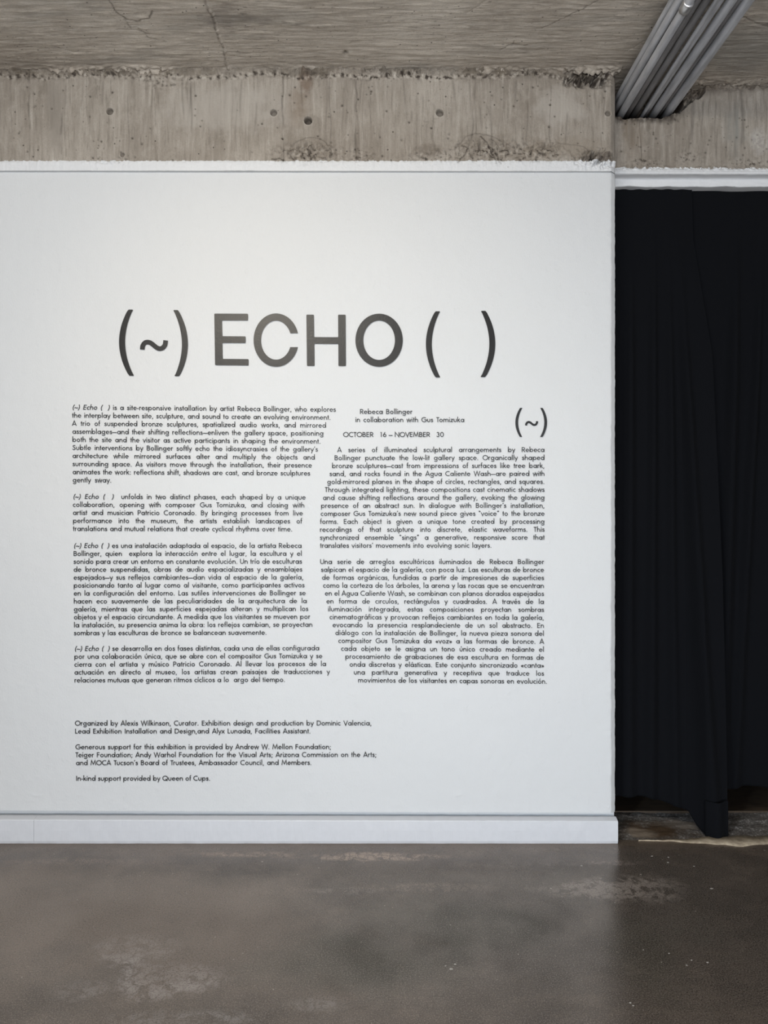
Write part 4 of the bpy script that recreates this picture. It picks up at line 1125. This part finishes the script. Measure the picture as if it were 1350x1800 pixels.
def smooth(pts, n=8):
    out = []
    P_ = [pts[0]]+pts+[pts[-1]]
    for i in range(1, len(P_)-2):
        for k in range(n):
            t = k/n; a, b2, c2, d2 = P_[i-1], P_[i], P_[i+1], P_[i+2]
            out.append(tuple(0.5*((2*b2[j])+(-a[j]+c2[j])*t+(2*a[j]-5*b2[j]+4*c2[j]-d2[j])*t*t+(-a[j]+3*b2[j]-3*c2[j]+d2[j])*t**3) for j in (0, 1)))
    out.append(pts[-1]); return out

def rounded(pts, r=1.7):
    out = []; n = len(pts)
    for i in range(n):
        a, b2, c2 = Vector(pts[i-1]), Vector(pts[i]), Vector(pts[(i+1) % n])
        u = (a-b2).normalized()*r; v = (c2-b2).normalized()*r
        for k in range(5):
            t = k/4; out.append(tuple(b2+u*(1-t)**2+v*t**2))
    return out
title = empty('title_lettering', 'large black vinyl title reading (~) ECHO ( ) across the upper wall', 'wall text')
title.location = P(540, 662, Y_TXT)
vinyl_piece('parenthesis', paren((229.4, 544.2), (214.6, 602), (231, 660.6), 8.6, 10.6), title)
vinyl_piece('tilde', stroke_polys(smooth([(250.2, 614.6), (251.0, 608), (254.5, 602.8), (259.8, 601.4), (265, 603.0), (270, 606.7), (275.5, 611.0), (281, 612.9), (286.2, 611.2), (290, 606), (291.2, 598.4)]), 4.1), title)
vinyl_piece('parenthesis', paren((309.0, 545.0), (325, 603.5), (311.2, 661.4), 8.6, 10.6), title)
vinyl_piece('letter', [rounded([(376.7, 551.3), (435.9, 551.5), (435.9, 563.4), (390.2, 563.4), (390.9, 591.0), (431.7, 591.3), (431.7, 603.1), (390.9, 603.0), (391.5, 630.8), (437.0, 631.2), (437.0, 642.6), (378.1, 642.0)])], title)
def c_shape():
    cx, cy, rxo, ryo, rxi, ryi = 485.4, 597.9, 39.6, 46.9, 26.6, 34.3
    out = []
    N_ = 60
    def yi(rx, ry, yc):   # angle at which the outline meets height yc
        return math.degrees(math.asin((cy-yc)/ry))
    to, ti = yi(rxo, ryo, 585.8), yi(rxi, ryi, 585.8); bo, bi = yi(rxo, ryo, 610.2), yi(rxi, ryi, 610.2)
    pts = []
    for k in range(N_+1):
        f = k/N_
        ao = math.radians(to+(360+bo-to)*f); ai = math.radians(ti+(360+bi-ti)*f)
        pts.append(((cx+rxo*math.cos(ao), cy-ryo*math.sin(ao)), (cx+rxi*math.cos(ai), cy-ryi*math.sin(ai))))
    return [(pts[i][0], pts[i+1][0], pts[i+1][1], pts[i][1]) for i in range(N_)]
vinyl_piece('letter', c_shape(), title)
vinyl_piece('letter', [rounded([(538.6, 553.1), (551.7, 553.1), (552.2, 592.5), (594.6, 592.7), (594.3, 553.2), (607.5, 553.2), (608.0, 643.6), (595.0, 643.6), (594.8, 604.7), (552.6, 604.4), (552.9, 643.4), (539.6, 643.4)])], title)
vinyl_piece('letter', ring(666.4, 598.1, 41.6, 46.7, 27.8, 34.6, 0, 360, 64), title)
vinyl_piece('parenthesis', paren((769.2, 547.2), (753.9, 605.2), (769.6, 663.6), 8.6, 10.4), title)
vinyl_piece('parenthesis', paren((849.8, 546.4), (865.4, 604.4), (849.2, 663.0), 8.6, 10.4), title)

emb = empty('emblem_lettering', 'small bold black (~) sign at the upper right of the text, beside the dates', 'wall text')
emb.location = P(934, 768, Y_TXT)
vinyl_piece('parenthesis', paren((916.2, 717.0), (908.4, 742.4), (915.9, 768.2), 4.3, 4.9, .3), emb)
vinyl_piece('tilde', stroke_polys(smooth([(924.7, 748), (925.4, 744.6), (928.2, 742.0), (931.5, 742.4), (935.0, 745.0), (938.4, 747.0), (941.8, 746.2), (943.7, 743.4), (944.0, 740.4)]), 1.85), emb)
vinyl_piece('parenthesis', paren((951.8, 717.0), (959.2, 742.2), (951.6, 768.2), 4.3, 4.9, .3), emb)
